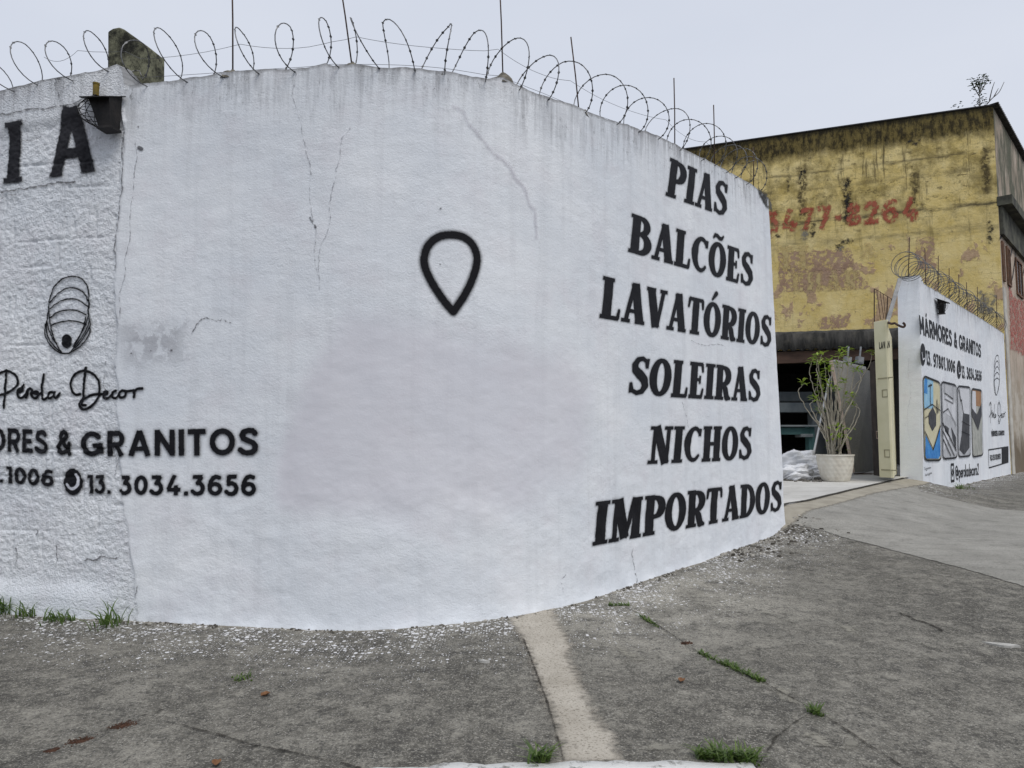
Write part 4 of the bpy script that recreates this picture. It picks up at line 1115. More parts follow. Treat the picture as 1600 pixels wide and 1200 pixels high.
def facade_material():
    t = NT('weathered_yellow_paint')
    tt, z, _ = t.sep(t.attr('fc').outputs['Vector'])
    p = t.n('CombineXYZ', None, X=tt, Y=z).outputs[0]
    td = t.math('SUBTRACT', BTOP, z)
    col = t.mix(t.mr(t.noise(p, 1.3, 6, .65), .35, .65), (.60, .46, .16), (.73, .60, .29))
    col = t.mix(t.math('MULTIPLY', t.mr(t.noise(p, 5, 6, .7), .52, .7), .5), col, (.66, .56, .30))
    # flaked paint showing pinkish render, mostly low down
    low = t.mr(z, 8.2, 6.4)
    pl = t.noise(t.scale(p, (1.0, .75, 1)), 1.15, 7, .66, .4)
    pk = t.mr(t.math('ADD', pl, t.math('MULTIPLY', t.math('SUBTRACT', low, 1.0), .16)), .535, .565)
    col = t.mix(t.math('MULTIPLY', pk, .85), col, t.mix(t.mr(t.noise(p, 9, 4), .4, .6), (.37, .245, .17), (.46, .315, .225)))
    # mildew, runs and the black band under the eaves
    up = t.mr(z, 6.6, 8.6)
    g = t.mr(t.noise(t.scale(p, (1.2, 1.0, 1)), .9, 8, .76), .45, .58)
    col = t.mix(t.math('MULTIPLY', t.math('MULTIPLY', g, t.math('ADD', t.math('MULTIPLY', up, .66), .06)), .95), col, (.18, .14, .05))
    run = t.noise(t.scale(p, (5.0, .45, 1)), 1.0, 7, .72)
    g3 = t.mr(t.noise(t.scale(p, (1.0, 1.6, 1)), 3.1, 8, .78), .55, .62)
    col = t.mix(t.math('MULTIPLY', g3, t.math('ADD', t.math('MULTIPLY', up, .62), .06)), col, (.06, .048, .022))
    col = t.mix(t.math('MULTIPLY', t.mr(run, .56, .66), t.math('ADD', t.math('MULTIPLY', up, .70), .16)), col, (.07, .058, .03))
    band = t.mr(t.math('ADD', td, t.math('MULTIPLY', t.math('SUBTRACT', t.noise(t.scale(p, (2.5, 1, 1)), 1.3, 8, .76), .5), .7)), .92, .62)
    bcol = t.mix(t.mr(t.noise(t.scale(p, (3.4, 1.2, 1)), 2.2, 8, .78), .43, .56), (.15, .115, .04), (.014, .012, .008))
    col = t.mix(t.math('MULTIPLY', band, .95), col, bcol)
    top = t.mr(t.math('ADD', td, t.math('MULTIPLY', t.noise(t.scale(p, (9, 1, 1)), 1.0, 5), .25)), .30, .14)
    col = t.mix(t.math('MULTIPLY', top, .8), col, (.03, .028, .022))
    # horizontal dirt lines at floor levels
    for zc, wd, st in [(8.02, .05, .85), (9.55, .035, .6), (7.35, .09, .35), (9.05, .05, .35)]:
        l = t.math('ABSOLUTE', t.math('SUBTRACT', t.math('ADD', z, t.math('MULTIPLY', t.math('SUBTRACT', t.noise(p, 1.7, 6, .7), .5), .22)), zc))
        l = t.math('MULTIPLY', t.mr(l, wd * 2.2, wd * .3), t.mr(t.noise(t.scale(p, (1.2, 6, 1)), 1.4, 5, .7), .40, .56))
        col = t.mix(t.math('MULTIPLY', l, st), col, (.05, .045, .032))
    # blockwork ghosting through
    bk = t.n('TexBrick', {'offset': .5}, Scale=1.0, i5=.006)
    bk.inputs['Vector'].default_value = (0, 0, 0); t.put(bk.inputs['Vector'], p)
    bk.inputs['Mortar Size'].default_value = .012; bk.inputs['Brick Width'].default_value = .42; bk.inputs['Row Height'].default_value = .2
    bf = t.math('MULTIPLY', bk.outputs['Fac'], t.mr(t.noise(p, 1.6, 4, .6), .48, .62))
    col = t.mix(t.math('MULTIPLY', bf, .22), col, (.12, .10, .05))
    cr = t.mr(t.vor(t.n('VectorMath', {'operation': 'ADD'}, i0=p, i1=t.n('TexNoise', None, Scale=3.0, Vector=p).outputs['Color']).outputs[0], 1.7, 'DISTANCE_TO_EDGE'), .012, .004)
    col = t.mix(t.math('MULTIPLY', cr, .35), col, (.09, .075, .045))
    # black spots of rot low on the wall
    sp = t.mr(t.noise(p, 7, 6, .75), .70, .74)
    col = t.mix(sp, col, (.05, .045, .03))
    h = t.math('ADD', t.noise(p, 9, 6, .7), t.math('MULTIPLY', pk, -.5))
    return t.bsdf(col, .95, t.bump(h, .6, .03), 0, .15)
FACM = facade_material()
OT0, OT1, OZ = 3.04, 9.7, 4.05
tv = np.unique(np.concatenate([np.arange(0, 16.01, .07), [OT0, OT1]])); zv = np.unique(np.concatenate([np.arange(.2, BTOP, .07), [OZ, BTOP]]))
T2, Z2 = np.meshgrid(tv, zv)
F = grid_faces(len(zv), len(tv))
ct = T2.ravel()[F].mean(1); cz = Z2.ravel()[F].mean(1)
F = F[~((ct > OT0) & (ct < OT1) & (cz < OZ))]
fac = inb(mesh_np('front_wall', surff(T2.ravel(), Z2.ravel()), F, FACM, None, {'fc': np.stack([T2.ravel(), Z2.ravel(), 0 * T2.ravel()], 1)}))
# hidden sides, inner shell
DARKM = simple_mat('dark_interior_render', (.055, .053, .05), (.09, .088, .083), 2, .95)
def P3(t_, inn, z): return (BC[0] + DF[0] * t_ - NF[0] * inn, BC[1] + DF[1] * t_ - NF[1] * inn, z)
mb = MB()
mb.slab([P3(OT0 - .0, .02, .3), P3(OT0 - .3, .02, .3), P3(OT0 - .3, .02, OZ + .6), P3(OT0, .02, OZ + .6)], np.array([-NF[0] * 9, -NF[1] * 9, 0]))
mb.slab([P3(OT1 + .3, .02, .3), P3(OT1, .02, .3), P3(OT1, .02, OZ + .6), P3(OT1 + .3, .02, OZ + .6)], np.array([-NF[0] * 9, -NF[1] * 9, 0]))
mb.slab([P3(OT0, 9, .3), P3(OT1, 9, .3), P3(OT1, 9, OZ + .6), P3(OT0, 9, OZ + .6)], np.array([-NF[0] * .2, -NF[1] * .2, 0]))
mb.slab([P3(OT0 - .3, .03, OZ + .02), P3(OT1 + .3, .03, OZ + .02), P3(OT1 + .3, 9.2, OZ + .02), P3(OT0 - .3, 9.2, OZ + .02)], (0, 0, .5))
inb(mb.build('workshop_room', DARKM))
# street side: upper wall, ledge, lower wall
t = NT('mossy_side_render'); l_, z_, _ = t.sep(t.attr('fc').outputs['Vector'])
p = t.n('CombineXYZ', None, X=l_, Y=z_).outputs[0]
c_ = t.mix(t.mr(t.noise(p, 1.2, 6, .65), .35, .65), (.42, .33, .26), (.55, .47, .39))
upm = t.mr(z_, 8.1, 8.3)
c_ = t.mix(t.math('MULTIPLY', t.mr(t.noise(t.scale(p, (1.0, .35, 1)), 1.3, 7, .7), .38, .56), t.math('ADD', t.math('MULTIPLY', upm, .85), .12)), c_, (.10, .105, .075))
c_ = t.mix(t.math('MULTIPLY', t.mr(t.noise(t.scale(p, (3.0, .5, 1)), 1.0, 6, .7), .5, .66), .6), c_, (.19, .175, .13))
mid = t.math('MULTIPLY', t.mr(z_, 2.8, 3.3), t.mr(z_, 5.2, 4.9))
lowr = t.mr(z_, 3.6, 2.6)
c_ = t.mix(t.math('MULTIPLY', lowr, .75), c_, t.mix(t.mr(t.noise(p, 1.6, 6, .7), .42, .6), (.52, .49, .43), (.33, .285, .22)))
base = t.mr(t.math('ADD', z_, t.math('MULTIPLY', t.math('SUBTRACT', t.noise(p, 1.4, 5, .65), .5), 1.4)), 1.6, 1.0)
c_ = t.mix(t.math('MULTIPLY', base, .85), c_, (.13, .10, .065))
SIDEM = t.bsdf(c_, .95, t.bump(t.noise(p, 10, 6, .7), .6, .02), 0, .15)
lv = np.concatenate([np.arange(0, 8, .1), np.arange(8, 26.1, 1.0)]); zv = np.arange(.1, BTOP + .001, .1)
L2, Z2 = np.meshgrid(lv, zv)
inb(mesh_np('side_wall', surfs(L2.ravel(), np.minimum(Z2.ravel(), BTOP)), grid_faces(len(zv), len(lv)), SIDEM, None, {'fc': np.stack([L2.ravel(), Z2.ravel(), 0 * L2.ravel()], 1)}))
LEDM = simple_mat('black_mossy_concrete', (.035, .034, .03), (.12, .12, .09), 2.5, .95, bump=.5)
O3 = lambda l, o, z: (BC[0] + DR[0] * l - NR[0] * o, BC[1] + DR[1] * l - NR[1] * o, z)
led = MB(); led.slab([O3(-.02, -.02, 7.92), O3(26, -.02, 7.92), O3(26, .34, 7.92), O3(-.02, .34, 7.92)], (0, 0, .26))
inb(led.build('ledge', LEDM))
led = MB(); led.slab([O3(.05, .0, 7.1), O3(26, .0, 7.1), O3(26, .10, 7.1), O3(.05, .10, 7.1)], (0, 0, .8))
inb(led.build('ledge_beam', LEDM))
WHITEP = simple_mat('dirty_white_strip', (.58, .565, .52), (.40, .37, .32), 3, .9)
cs = MB(); cs.slab([O3(.02, -.01, .2), O3(.42, -.01, .2), O3(.42, .03, .2), O3(.02, .03, .2)], (0, 0, 5.4))
inb(cs.build('corner_strip', WHITEP))
REDP = paint_mat('faded_red_paint', (.42, .12, .10), (.50, .19, .16), soft=.08, nz=.16, nscale=4, rough=.9, wear=.12, alpha=.85)
inb(strokes('red_paint_panel', [], surfs, Is, REDP, None, res=.04, fillpoly=[[(1575.5, 436), (1583, 465), (1600, 470), (1640, 500), (1640, 580), (1600, 556), (1579, 545)]], margin=.12, off=.01))
WFR = simple_mat('rust_window_frame', (.10, .06, .04), (.20, .11, .07), 5, .8)
GLASSD = NT('dark_window_glass').bsdf((.012, .013, .015), .15, None, 0, .5)
for (xa, ya, xb, yb) in [(1563.5, 376, 1568.5, 424), (1570.5, 384, 1578, 436), (1585, 402, 1597.5, 470), (1606, 418, 1625, 510)]:
    a = Is(xa, ya); b = Is(xb, yb)
    l0, l1, z1, z0 = a[0], b[0], a[1], (a[1] - 1.15)
    fr = MB()
    for (q0, q1, w0, w1) in [(l0, l1, z1 - .06, z1), (l0, l1, z0, z0 + .06), (l0, l0 + .06, z0 + .06, z1 - .06), (l1 - .06, l1, z0 + .06, z1 - .06), ((l0 + l1) / 2 - .02, (l0 + l1) / 2 + .02, z0 + .06, z1 - .06)]:
        fr.slab([O3(q0, .004, w0), O3(q1, .004, w0), O3(q1, .05, w0), O3(q0, .05, w0)], (0, 0, w1 - w0))
    wfr = inb(fr.build('window', WFR))
    pn = MB(); pn.slab([O3(l0 + .06, .003, z0 + .06), O3(l1 - .06, .003, z0 + .06), O3(l1 - .06, .02, z0 + .06), O3(l0 + .06, .02, z0 + .06)], (0, 0, z1 - z0 - .12))
    pno = pn.build('pane', GLASSD, wfr)
# graffiti strokes on the side wall
for p_ in [[(1579, 400), (1583, 380), (1586, 395), (1583, 425), (1580, 440)], [(1562, 350), (1566, 345), (1566, 365), (1562, 372)], [(1598, 430), (1602, 410), (1606, 430)]]:
    inb(strokes('graffiti', [(spline(p_, 4), .07)], surfs, Is, FINE2, None, res=.03, off=.012))
# roof: corrugated sheets with a small overhang
ROOFM = simple_mat('dark_fibre_cement', (.05, .05, .05), (.13, .125, .12), 3, .9, bump=.3)
n_l = 520
lr = np.linspace(-.08, 26, n_l)
rows = []
for o_, zz in [(.14, BTOP + .0), (.14, BTOP + .05), (-4.5, BTOP - .25), (-9, BTOP - .6)]:
    wv = .03 * np.sin(lr / .18 * 2 * math.pi)
    rows.append(np.stack([BC[0] + DR[0] * lr - NR[0] * o_, BC[1] + DR[1] * lr - NR[1] * o_, zz + wv], 1))
inb(mesh_np('roof', np.concatenate(rows), grid_faces(4, n_l), ROOFM))
cp = MB(); cp.slab([P3(-.05, -.05, BTOP - .01), P3(16, -.05, BTOP - .01), P3(16, .25, BTOP - .01), P3(-.05, .25, BTOP - .01)], (0, 0, .03))
inb(cp.build('parapet_cap', simple_mat('black_cap', (.025, .025, .028), (.06, .06, .06), 4, .9)))
# painted number, ghost letters, bare spots
REDL = paint_mat('faded_red_lettering', (.33, .075, .05), (.42, .14, .09), soft=.06, nz=.09, nscale=8, rough=.95, wear=.30, alpha=.85)
inb(word('painted_number', '3477-8264', [(1196, 332), (1436, 306), (1196, 366), (1436, 344)], surff, If, REDL, None, lambda c: g_sans(c, .22), .16, res=.03, over=.08, off=.012, label='faded red number 3477-8264'))
GHOST = paint_mat('ghost_lettering', (.60, .49, .24), (.55, .42, .19), soft=.08, nz=.08, nscale=10, rough=.95, wear=.25, alpha=.75)
PINKP = paint_mat('pink_bare_render', (.37, .245, .175), (.44, .31, .225), soft=.05, nz=.10, nscale=7, rough=.95, alpha=.8, wear=.15)
for p_ in [[(1216, 395), (1330, 388), (1335, 420), (1218, 428)], [(1217, 420), (1340, 424), (1360, 450), (1218, 456)], [(1432, 372), (1460, 370), (1462, 420), (1440, 424), (1430, 400)], [(1280, 495), (1330, 490), (1325, 512), (1280, 515)]]:
    inb(strokes('bare_render_patch', [], surff, If, PINKP, None, res=.05, fillpoly=[p_], margin=.2, off=.006))
for txt, qd in [('FEHAR', [(1222, 428), (1342, 421), (1224, 456), (1340, 452)]), ('TI', [(1214, 387), (1262, 384), (1217, 421), (1262, 420)]), ('A', [(1346, 381), (1368, 380), (1344, 403), (1369, 402)])]:
    inb(word('ghost_lettering', txt, qd, surff, If, GHOST, None, g_serif, .16, res=.03, over=.08, off=.014))
BLOT = paint_mat('black_bare_spot', (.02, .02, .018), (.055, .052, .045), soft=.06, nz=.16, nscale=7, rough=.95, alpha=.85, wear=.1)
GREYB = paint_mat('grey_bare_spot', (.20, .19, .16), (.28, .265, .22), soft=.06, nz=.16, nscale=6, rough=.95, alpha=.7, wear=.1)
for m_, p_ in [(BLOT, [(1304, 382), (1316, 376), (1330, 373), (1332, 379), (1318, 384), (1308, 386)]), (GREYB, [(1306, 385), (1318, 384), (1318, 392), (1311, 393)]), (GREYB, [(1251, 358), (1262, 352), (1262, 375), (1253, 375)]),
               (BLOT, [(1268, 352), (1275, 347), (1276, 362), (1266, 374)]), (BLOT, [(1213, 366), (1222, 366), (1222, 370), (1214, 370)]), (BLOT, [(1418, 220), (1436, 217), (1435, 224), (1420, 227)]),
               (BLOT, [(1230, 262), (1233, 262), (1233, 296), (1231, 300)]), (BLOT, [(1318, 282), (1327, 280), (1329, 340), (1320, 342)]), (BLOT, [(1248, 268), (1258, 266), (1256, 285), (1250, 285)]), (BLOT, [(1545, 345), (1552, 350), (1548, 380), (1542, 372)]), (GREYB, [(1532, 455), (1556, 460), (1552, 495), (1530, 485)])]:
    inb(strokes('bare_spot', [], surff, If, m_, None, res=.03, fillpoly=[p_], margin=.1, off=.010))
STREAK = paint_mat('dark_run', (.06, .048, .03), (.12, .095, .05), soft=.12, nz=.2, nscale=6, rough=.95, alpha=.7, wear=.2)
for p_ in [[(1247, 262), (1260, 260), (1258, 340), (1249, 340)], [(1316, 280), (1330, 278), (1332, 350), (1318, 350)], [(1425, 270), (1432, 268), (1432, 320), (1426, 320)], [(1535, 230), (1546, 230), (1545, 300), (1536, 300)]]:
    inb(strokes('dark_run', [], surff, If, STREAK, None, res=.04, fillpoly=[p_], margin=.15, off=.008))

# corrugated canopy sheet and beam over the workshop opening
CANM = NT('canopy_sheet'); t = CANM; pos = t.n('NewGeometry').outputs['Position']
c_ = t.mix(t.mr(t.noise(t.scale(pos, (3, 3, .5)), 1.6, 6, .7), .40, .62), (.022, .022, .021), (.075, .072, .066))
c_ = t.mix(t.math('MULTIPLY', t.mr(t.noise(pos, 2, 5, .7), .55, .7), .5), c_, (.11, .10, .08))
CANM = t.bsdf(c_, .95, t.bump(t.noise(pos, 12, 4), .4, .01), 0, .2)
CO = 6.0                                   # the lean-to roof stands this far out from the yellow wall
tt_ = np.linspace(3.2, 11.4, 480)
rows = []
for k, (o_, zz) in enumerate([(.02, 4.46), (CO - .12, 3.80), (CO, 3.72), (CO + .02, 3.36), (CO - .01, 3.35), (CO - .05, 3.66), (.02, 4.40)]):
    wv = .024 * np.sin(tt_ / .19 * 2 * math.pi) * (0 if k in (1, 2) else 1) + .02 * np.sin(tt_ * 1.3) + (.05 * fbm(tt_ * 2.3, tt_ * 0 + k, 55, 4) if k == 2 else .012 * fbm(tt_ * 5, tt_ * 0 + 9, 56, 3))
    rows.append(np.stack([BC[0] + DF[0] * tt_ + NF[0] * o_, BC[1] + DF[1] * tt_ + NF[1] * o_, zz + wv], 1))
inb(mesh_np('canopy', np.concatenate(rows), grid_faces(7, len(tt_)), CANM))
WOODM = simple_mat('dark_beam', (.05, .032, .024), (.09, .055, .04), 3, .9, stretch=(1, 1, 4))
bm = MB(); bm.slab([P3(3.25, -CO + .06, 3.08), P3(11.3, -CO + .06, 3.08), P3(11.3, -CO + .22, 3.08), P3(3.25, -CO + .22, 3.08)], (0, 0, .26))
inb(bm.build('beam', WOODM))
mb = MB()
mb.slab([P3(3.1, -CO + .5, .4), P3(3.25, -CO + .5, .4), P3(3.25, -CO + .5, 3.6), P3(3.1, -CO + .5, 3.6)], np.array([-NF[0] * (CO - .55), -NF[1] * (CO - .55), .0]))
inb(mb.build('added_shed_side', DARKM)); mb = MB()  # dark wall added to close the right end under the canopy
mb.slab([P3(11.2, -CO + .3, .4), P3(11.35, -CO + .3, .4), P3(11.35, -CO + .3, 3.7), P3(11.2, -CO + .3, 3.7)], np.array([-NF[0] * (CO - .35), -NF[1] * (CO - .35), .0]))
inb(mb.build('added_shed_side', DARKM))  # unseen wall added to stop light leaking in from the left

# ------------------------------------------------------------------ things on the main wall
# mossy concrete post stub behind the seam
POSTM = NT('mossy_concrete'); t = POSTM; pos = t.n('TexCoord').outputs['Object']
c_ = t.mix(t.mr(t.noise(pos, 6, 7, .72), .40, .60), (.022, .022, .018), (.20, .20, .135))
c_ = t.mix(t.mr(t.noise(pos, 17, 5, .75), .52, .62), c_, (.035, .036, .028))
POSTM = t.bsdf(c_, .95, t.bump(t.noise(pos, 40, 5, .7), .8, .01), 0, .15)
def wall_pt(px, py, inn):
    """point on the vertical surface parallel to the wall line, inn metres behind it"""
    r = ray(px, py)
    X_, Y_ = _px - _nx * inn, _py - _ny * inn
    cr = r[0] * Y_ - r[1] * X_
    i = [k for k in np.nonzero((cr[:-1] >= 0) != (cr[1:] >= 0))[0] if X_[k] * r[0] + Y_[k] * r[1] > 0][0]
    f = cr[i] / (cr[i] - cr[i + 1]); x_ = X_[i] + f * (X_[i + 1] - X_[i]); y_ = Y_[i] + f * (Y_[i + 1] - Y_[i])
    return np.array([x_, y_, EYE + r[2] * math.hypot(x_, y_) / math.hypot(r[0], r[1])])
pp = [wall_pt(*q_, .23) for q_ in [(168, 160), (168, 49), (176, 44), (186, 42), (193, 45), (214, 60), (233, 74), (232, 160)]]
nrm_ = np.array([-DL[1], DL[0], 0])
mb = MB(); n_ = len(pp)
pb = [q_ + nrm_ * .2 for q_ in pp]
mb.add(pp + pb, [list(range(n_))[::-1], [n_ + k for k in range(n_)]] + [[k, (k + 1) % n_, n_ + (k + 1) % n_, n_ + k] for k in range(n_)])
post = mb.build('concrete_post', POSTM, None, bevel=.012)
tag(post, 'dark mossy concrete post stub with a slanting top standing behind the white wall', 'post')

METB = simple_mat('black_painted_metal', (.010, .010, .011), (.030, .026, .024), 9, .55, .3, bump=.2)
WIREM = simple_mat('galvanised_wire', (.10, .10, .105), (.24, .235, .23), 30, .5, .8)
YELP = simple_mat('mossy_yellow_pipe', (.22, .15, .02), (.08, .07, .03), 14, .8)
def caged_lamp(name, origin, ang, label, pipe):
    """local x along the wall, y out of the wall (towards the street), z up"""
    o = empty(name, origin, ang)
    tag(o, label, 'lamp', 'caged lamps on the walls')
    X = lambda L: [(-x, y, z) for x, y, z in L][::1]
    hood = MB(); hood.hexa(X([(-.19, 0, .130), (.175, 0, .112), (.12, .20, .026), (-.04, .22, .026), (-.19, 0, .138), (.175, 0, .120), (.12, .20, .034), (-.04, .22, .034)]))
    hood.build('hood', METB, o)
    b = MB()
    b.hexa(X([(.02, .01, -.15), (.14, .01, -.15), (.13, .10, -.145), (.03, .10, -.145), (-.055, .01, .12), (.15, .01, .108), (.135, .13, .062), (-.04, .13, .064)]))
    b.hexa(X([(.015, -.005, -.165), (.145, -.005, -.165), (.14, .11, -.165), (.02, .11, -.165), (.015, -.005, -.147), (.145, -.005, -.147), (.14, .11, -.147), (.02, .11, -.147)]))
    b.build('lamp_body', METB, o)
    c = MB()
    # half-basket of bars and rings on the open side
    for k in range(7):
        ph = math.pi * (.06 + .88 * k / 6) 
        pts = [(.02 - .17 * math.sin(a) * math.sin(ph) , .09 + .10 * math.sin(a) * math.cos(ph), .115 - .27 * a / math.pi) for a in np.linspace(.25, math.pi - .1, 12)]
        c.tube(X(pts), .0026, 4)
    for zz in (-.11, -.07, -.03, .01, .05, .09):
        a = (.115 - zz) / .27 * math.pi; rr = math.sin(a)
        pts = [(.02 - .17 * rr * math.sin(ph), .09 + .10 * rr * math.cos(ph), zz) for ph in np.linspace(.15, math.pi - .15, 10)]
        c.tube(X(pts), .0026, 4)
    c.build('wire_cage', WIREM if False else METB, o)
    if pipe:
        p_ = MB(); p_.tube([(.045, .05, .12), (.045, .05, .215)], .022, 12)
        p_.tube([(.045, .05, .205), (.045, .05, .218)], .025, 12)
        p_.build('pipe', YELP, o, sm=False)
    return o
a_ = s_of_px(166, 178)
x_, y_, nx_, ny_ = path(np.array([a_[0]]))
caged_lamp('caged_lamp', (x_[0] + nx_[0] * .012, y_[0] + ny_[0] * .012, a_[1]), math.atan2(-DL[1], -DL[0]) + 0 if False else math.atan2(ny_[0], nx_[0]) - math.pi / 2, 'black hooded lamp with a wire cage and yellow pipe above the letter A', True)
a_ = s_of_px(1463, 478)
x_, y_, nx_, ny_ = path(np.array([a_[0]]))
caged_lamp('caged_lamp', (x_[0] + nx_[0] * .02, y_[0] + ny_[0] * .02, a_[1]), math.atan2(ny_[0], nx_[0]) - math.pi / 2, 'black hooded lamp in a cage high on the second wall, above MÁRMORES', False)

# razor wire: a coil, its barbs, and two straining wires
RAZM = simple_mat('razor_wire_steel', (.085, .085, .088), (.20, .20, .20), 20, .45, .75)
def coil(name, peaks_s, zf, rad, label, rseed, seg=26, wire=.0030, wires=None, barb=.075, setback=.09, tilt=0.0, drop=.02):
    rg = np.random.default_rng(rseed)
    o = empty(name, (0, 0, 0)); tag(o, label, 'razor wire', 'razor wire coils on the walls')
    ph = np.linspace(0, (len(peaks_s) - 1) * 2 * math.pi, (len(peaks_s) - 1) * seg + 1)
    kk = ph / (2 * math.pi)
    s_ = np.interp(kk, range(len(peaks_s)), peaks_s)
    jr = np.interp(kk, range(len(peaks_s)), rad * (1 + rg.normal(0, .05, len(peaks_s))))
    jz = np.interp(kk, range(len(peaks_s)), rg.normal(0, .012, len(peaks_s)))
    jl = np.interp(kk, range(len(peaks_s)), rg.normal(0, .05, len(peaks_s)))
    s_ = s_ + jl * np.cos(ph) + tilt * smooth(ARC * .5, -.4, s_) * np.sin(ph)
    x, y, nx, ny = path(s_)
    off = -setback + jr * np.sin(ph)
    P = np.stack([x + nx * off, y + ny * off, zf(s_) + jr + jz - drop + jr * np.cos(ph)], 1)
    m = MB(); m.tube(P, wire, 5); m.build('coil', RAZM, o, sm=True)
    b = MB()
    L = np.concatenate([[0], np.cumsum(np.linalg.norm(np.diff(P, axis=0), axis=1))])
    for l in np.arange(.03, L[-1], barb):
        c = np.array([np.interp(l, L, P[:, k]) for k in range(3)]); c2 = np.array([np.interp(l + .01, L, P[:, k]) for k in range(3)])
        d = (c2 - c); d /= np.linalg.norm(d) + 1e-9
        u = np.cross(d, [0.3, .2, 1]); u /= np.linalg.norm(u); w = np.cross(d, u)
        h, q_ = .019, .0115
        b.add([c - d * h, c + u * q_, c + d * h, c - u * q_, c + w * .003, c - w * .003], [[0, 1, 4], [1, 2, 4], [2, 3, 4], [3, 0, 4], [1, 0, 5], [2, 1, 5], [3, 2, 5], [0, 3, 5]])
    bo = b.build('barbs', RAZM, o); bo['kind'] = 'stuff'
    for pts in (wires or []):
        w = MB(); w.tube(np.array(pts), .0018, 4); w.build('straining_wire', RAZM, o)
    return o
PK = [-230, -170, -105, -55, -5, 40, 88, 150, 207, 264, 318, 384, 437, 508, 553, 616, 683, 735, 797, 842, 880, 944, 976, 1012, 1045, 1078, 1103, 1125, 1140, 1156, 1172, 1186]
def topy(px): return np.interp(px, [p[0] for p in TOPPX], [p[1] for p in TOPPX])
pk = [s_of_px(px_, topy(px_) - 55)[0] for px_ in PK]
def zf1(s): return np.interp(s, TS, TZ)
# straining wires hang between the rods
RODS = [((364, 110), (362, -60)), ((551, 100), (526, -62)), ((786, 121), (779, -60)), ((905, 166), (892, 58)), ((1054, 222), (1053, 122)), ((1116, 253), (1115, 164)), ((1177, 289), (1177, 230))]
rs = [s_of_px(*r_[0])[0] for r_ in RODS]
def straining(z_off, sag, s_list, off=-.09):
    pts = []
    for a, b in zip(s_list[:-1], s_list[1:]):
        for t_ in np.linspace(0, 1, 10, endpoint=False):
            s_ = a + (b - a) * t_
            x, y, nx, ny = path(np.array([s_]))
            pts.append((x[0] + nx[0] * off, y[0] + ny[0] * off, float(zf1(np.array([s_]))[0]) * .35 + .65 * (float(zf1(np.array([a]))[0]) * (1 - t_) + float(zf1(np.array([b]))[0]) * t_) + z_off - sag * 4 * t_ * (1 - t_)))
    return pts
sl = [-2.35, (rs[0] - 2.35) / 2 + -.55] + rs + [S_END - .02]
sl = sorted(sl)
coil('razor_wire', pk, zf1, .185, 'long stretched razor wire coil along the top of the curved white corner wall', 3,
     wires=[straining(.26, .06, sl), straining(.05, .0, sl)], setback=.02, tilt=-.04, drop=.03, wire=.0042)

# iron rods with mortar pads on the main wall
RODM = simple_mat('rusty_iron', (.045, .032, .028), (.10, .065, .05), 25, .8, .4)
PADM = simple_mat('dark_mortar', (.07, .065, .055), (.22, .20, .16), 12, .95, bump=.6)
RLAB = ['tall thin iron rod on the curved wall, first from the left', 'iron rod leaning left above the map pin, second along the curved wall', 'upright iron rod on a dark mortar mound at the middle of the curved wall',
        'short iron rod leaning left, right of the middle of the curved wall', 'upright iron rod above the word PIAS', 'iron rod on the curved wall seen against the left end of the yellow building', 'last iron rod at the right end of the curved wall']
def rod(base, top, lab, pad, r_=.006, group='iron rods on the white walls'):
    base = np.array(base, float); top = np.array(top, float)
    o = empty('iron_rod', base); tag(o, lab, 'iron rod', group)
    m = MB(); d = top - base
    m.tube([-.05 * d / np.linalg.norm(d), d * .5 + np.array([.004, 0, 0]), d], r_, 6); m.build('shaft', RODM, o, sm=True)
    if pad:
        m = MB(); rg = np.random.default_rng(int(abs(base[0] * 1000)))
        m.lathe([(.0, .07 * pad), (.018, .06 * pad), (.045, .035 * pad), (.075, .012 * pad), (.09, -.04)], n=12)
        v = m.v[0]; v[:, :2] *= (1 + rg.normal(0, .12, (len(v), 1))); v[:, 2] += rg.normal(0, .004, len(v))
        ang = math.atan2(base[1], base[0])
        m.build('mortar_pad', PADM, o, sm=True)
    return o
for (pb_, pt_), lab, pad in zip(RODS, RLAB, [.8, .9, 1.2, .8, .4, .3, .3]):
    B_ = wall_pt(pb_[0], pb_[1], .09)
    sb = s_of_px(*pb_)[0]
    B_[2] = float(zf1(np.array([sb]))[0]) + .005
    T_ = at_depth(pt_[0], pt_[1], B_[1])
    rod(B_, T_, lab, pad)
# second wall: rods and coil
R2 = [((1419, 425), (1421, 371)), ((1446, 441), (1445, 388)), ((1465, 453), (1466, 400)), ((1482, 463), (1483, 419)), ((1498, 474), (1498, 429)), ((1511, 484), (1510, 441)), ((1527, 493), (1527, 448)), ((1537, 499), (1537, 460)), ((1557, 512), (1557, 461))]
L2 = ['iron rod on the pillar at the gate end of the second wall', 'second rod from the gate along the second wall', 'third rod from the gate, above the caged lamp of the second wall', 'fourth rod from the gate along the second wall', 'fifth rod from the gate along the second wall',
      'sixth rod from the gate along the second wall', 'seventh rod from the gate along the second wall', 'eighth rod from the gate along the second wall', 'last rod of the second wall, nearest the yellow building corner']
for (pb_, pt_), lab in zip(R2, L2):
    B_ = wall_pt(pb_[0], pb_[1], .15)
    sb = s_of_px(*pb_)[0]
    B_[2] = float(top2(np.array([sb + .2]))[0]) + .0
    T_ = at_depth(pt_[0], pt_[1], B_[1])
    rod(B_, T_, lab, 0, .008)
pk2 = list(W2A + np.array([-.25, -.12, .05, .2])) + list(np.linspace(W2A + .45, W2B - .15, 40) + np.random.default_rng(5).normal(0, .06, 40))
def zf2(s): return np.interp(s, _w2t[:, 0], _w2t[:, 1]) + .02
coil('razor_wire', pk2, zf2, .24, 'tight razor wire coil along the second wall beside the gate', 9, seg=22, wire=.0062, barb=.11, setback=.12)

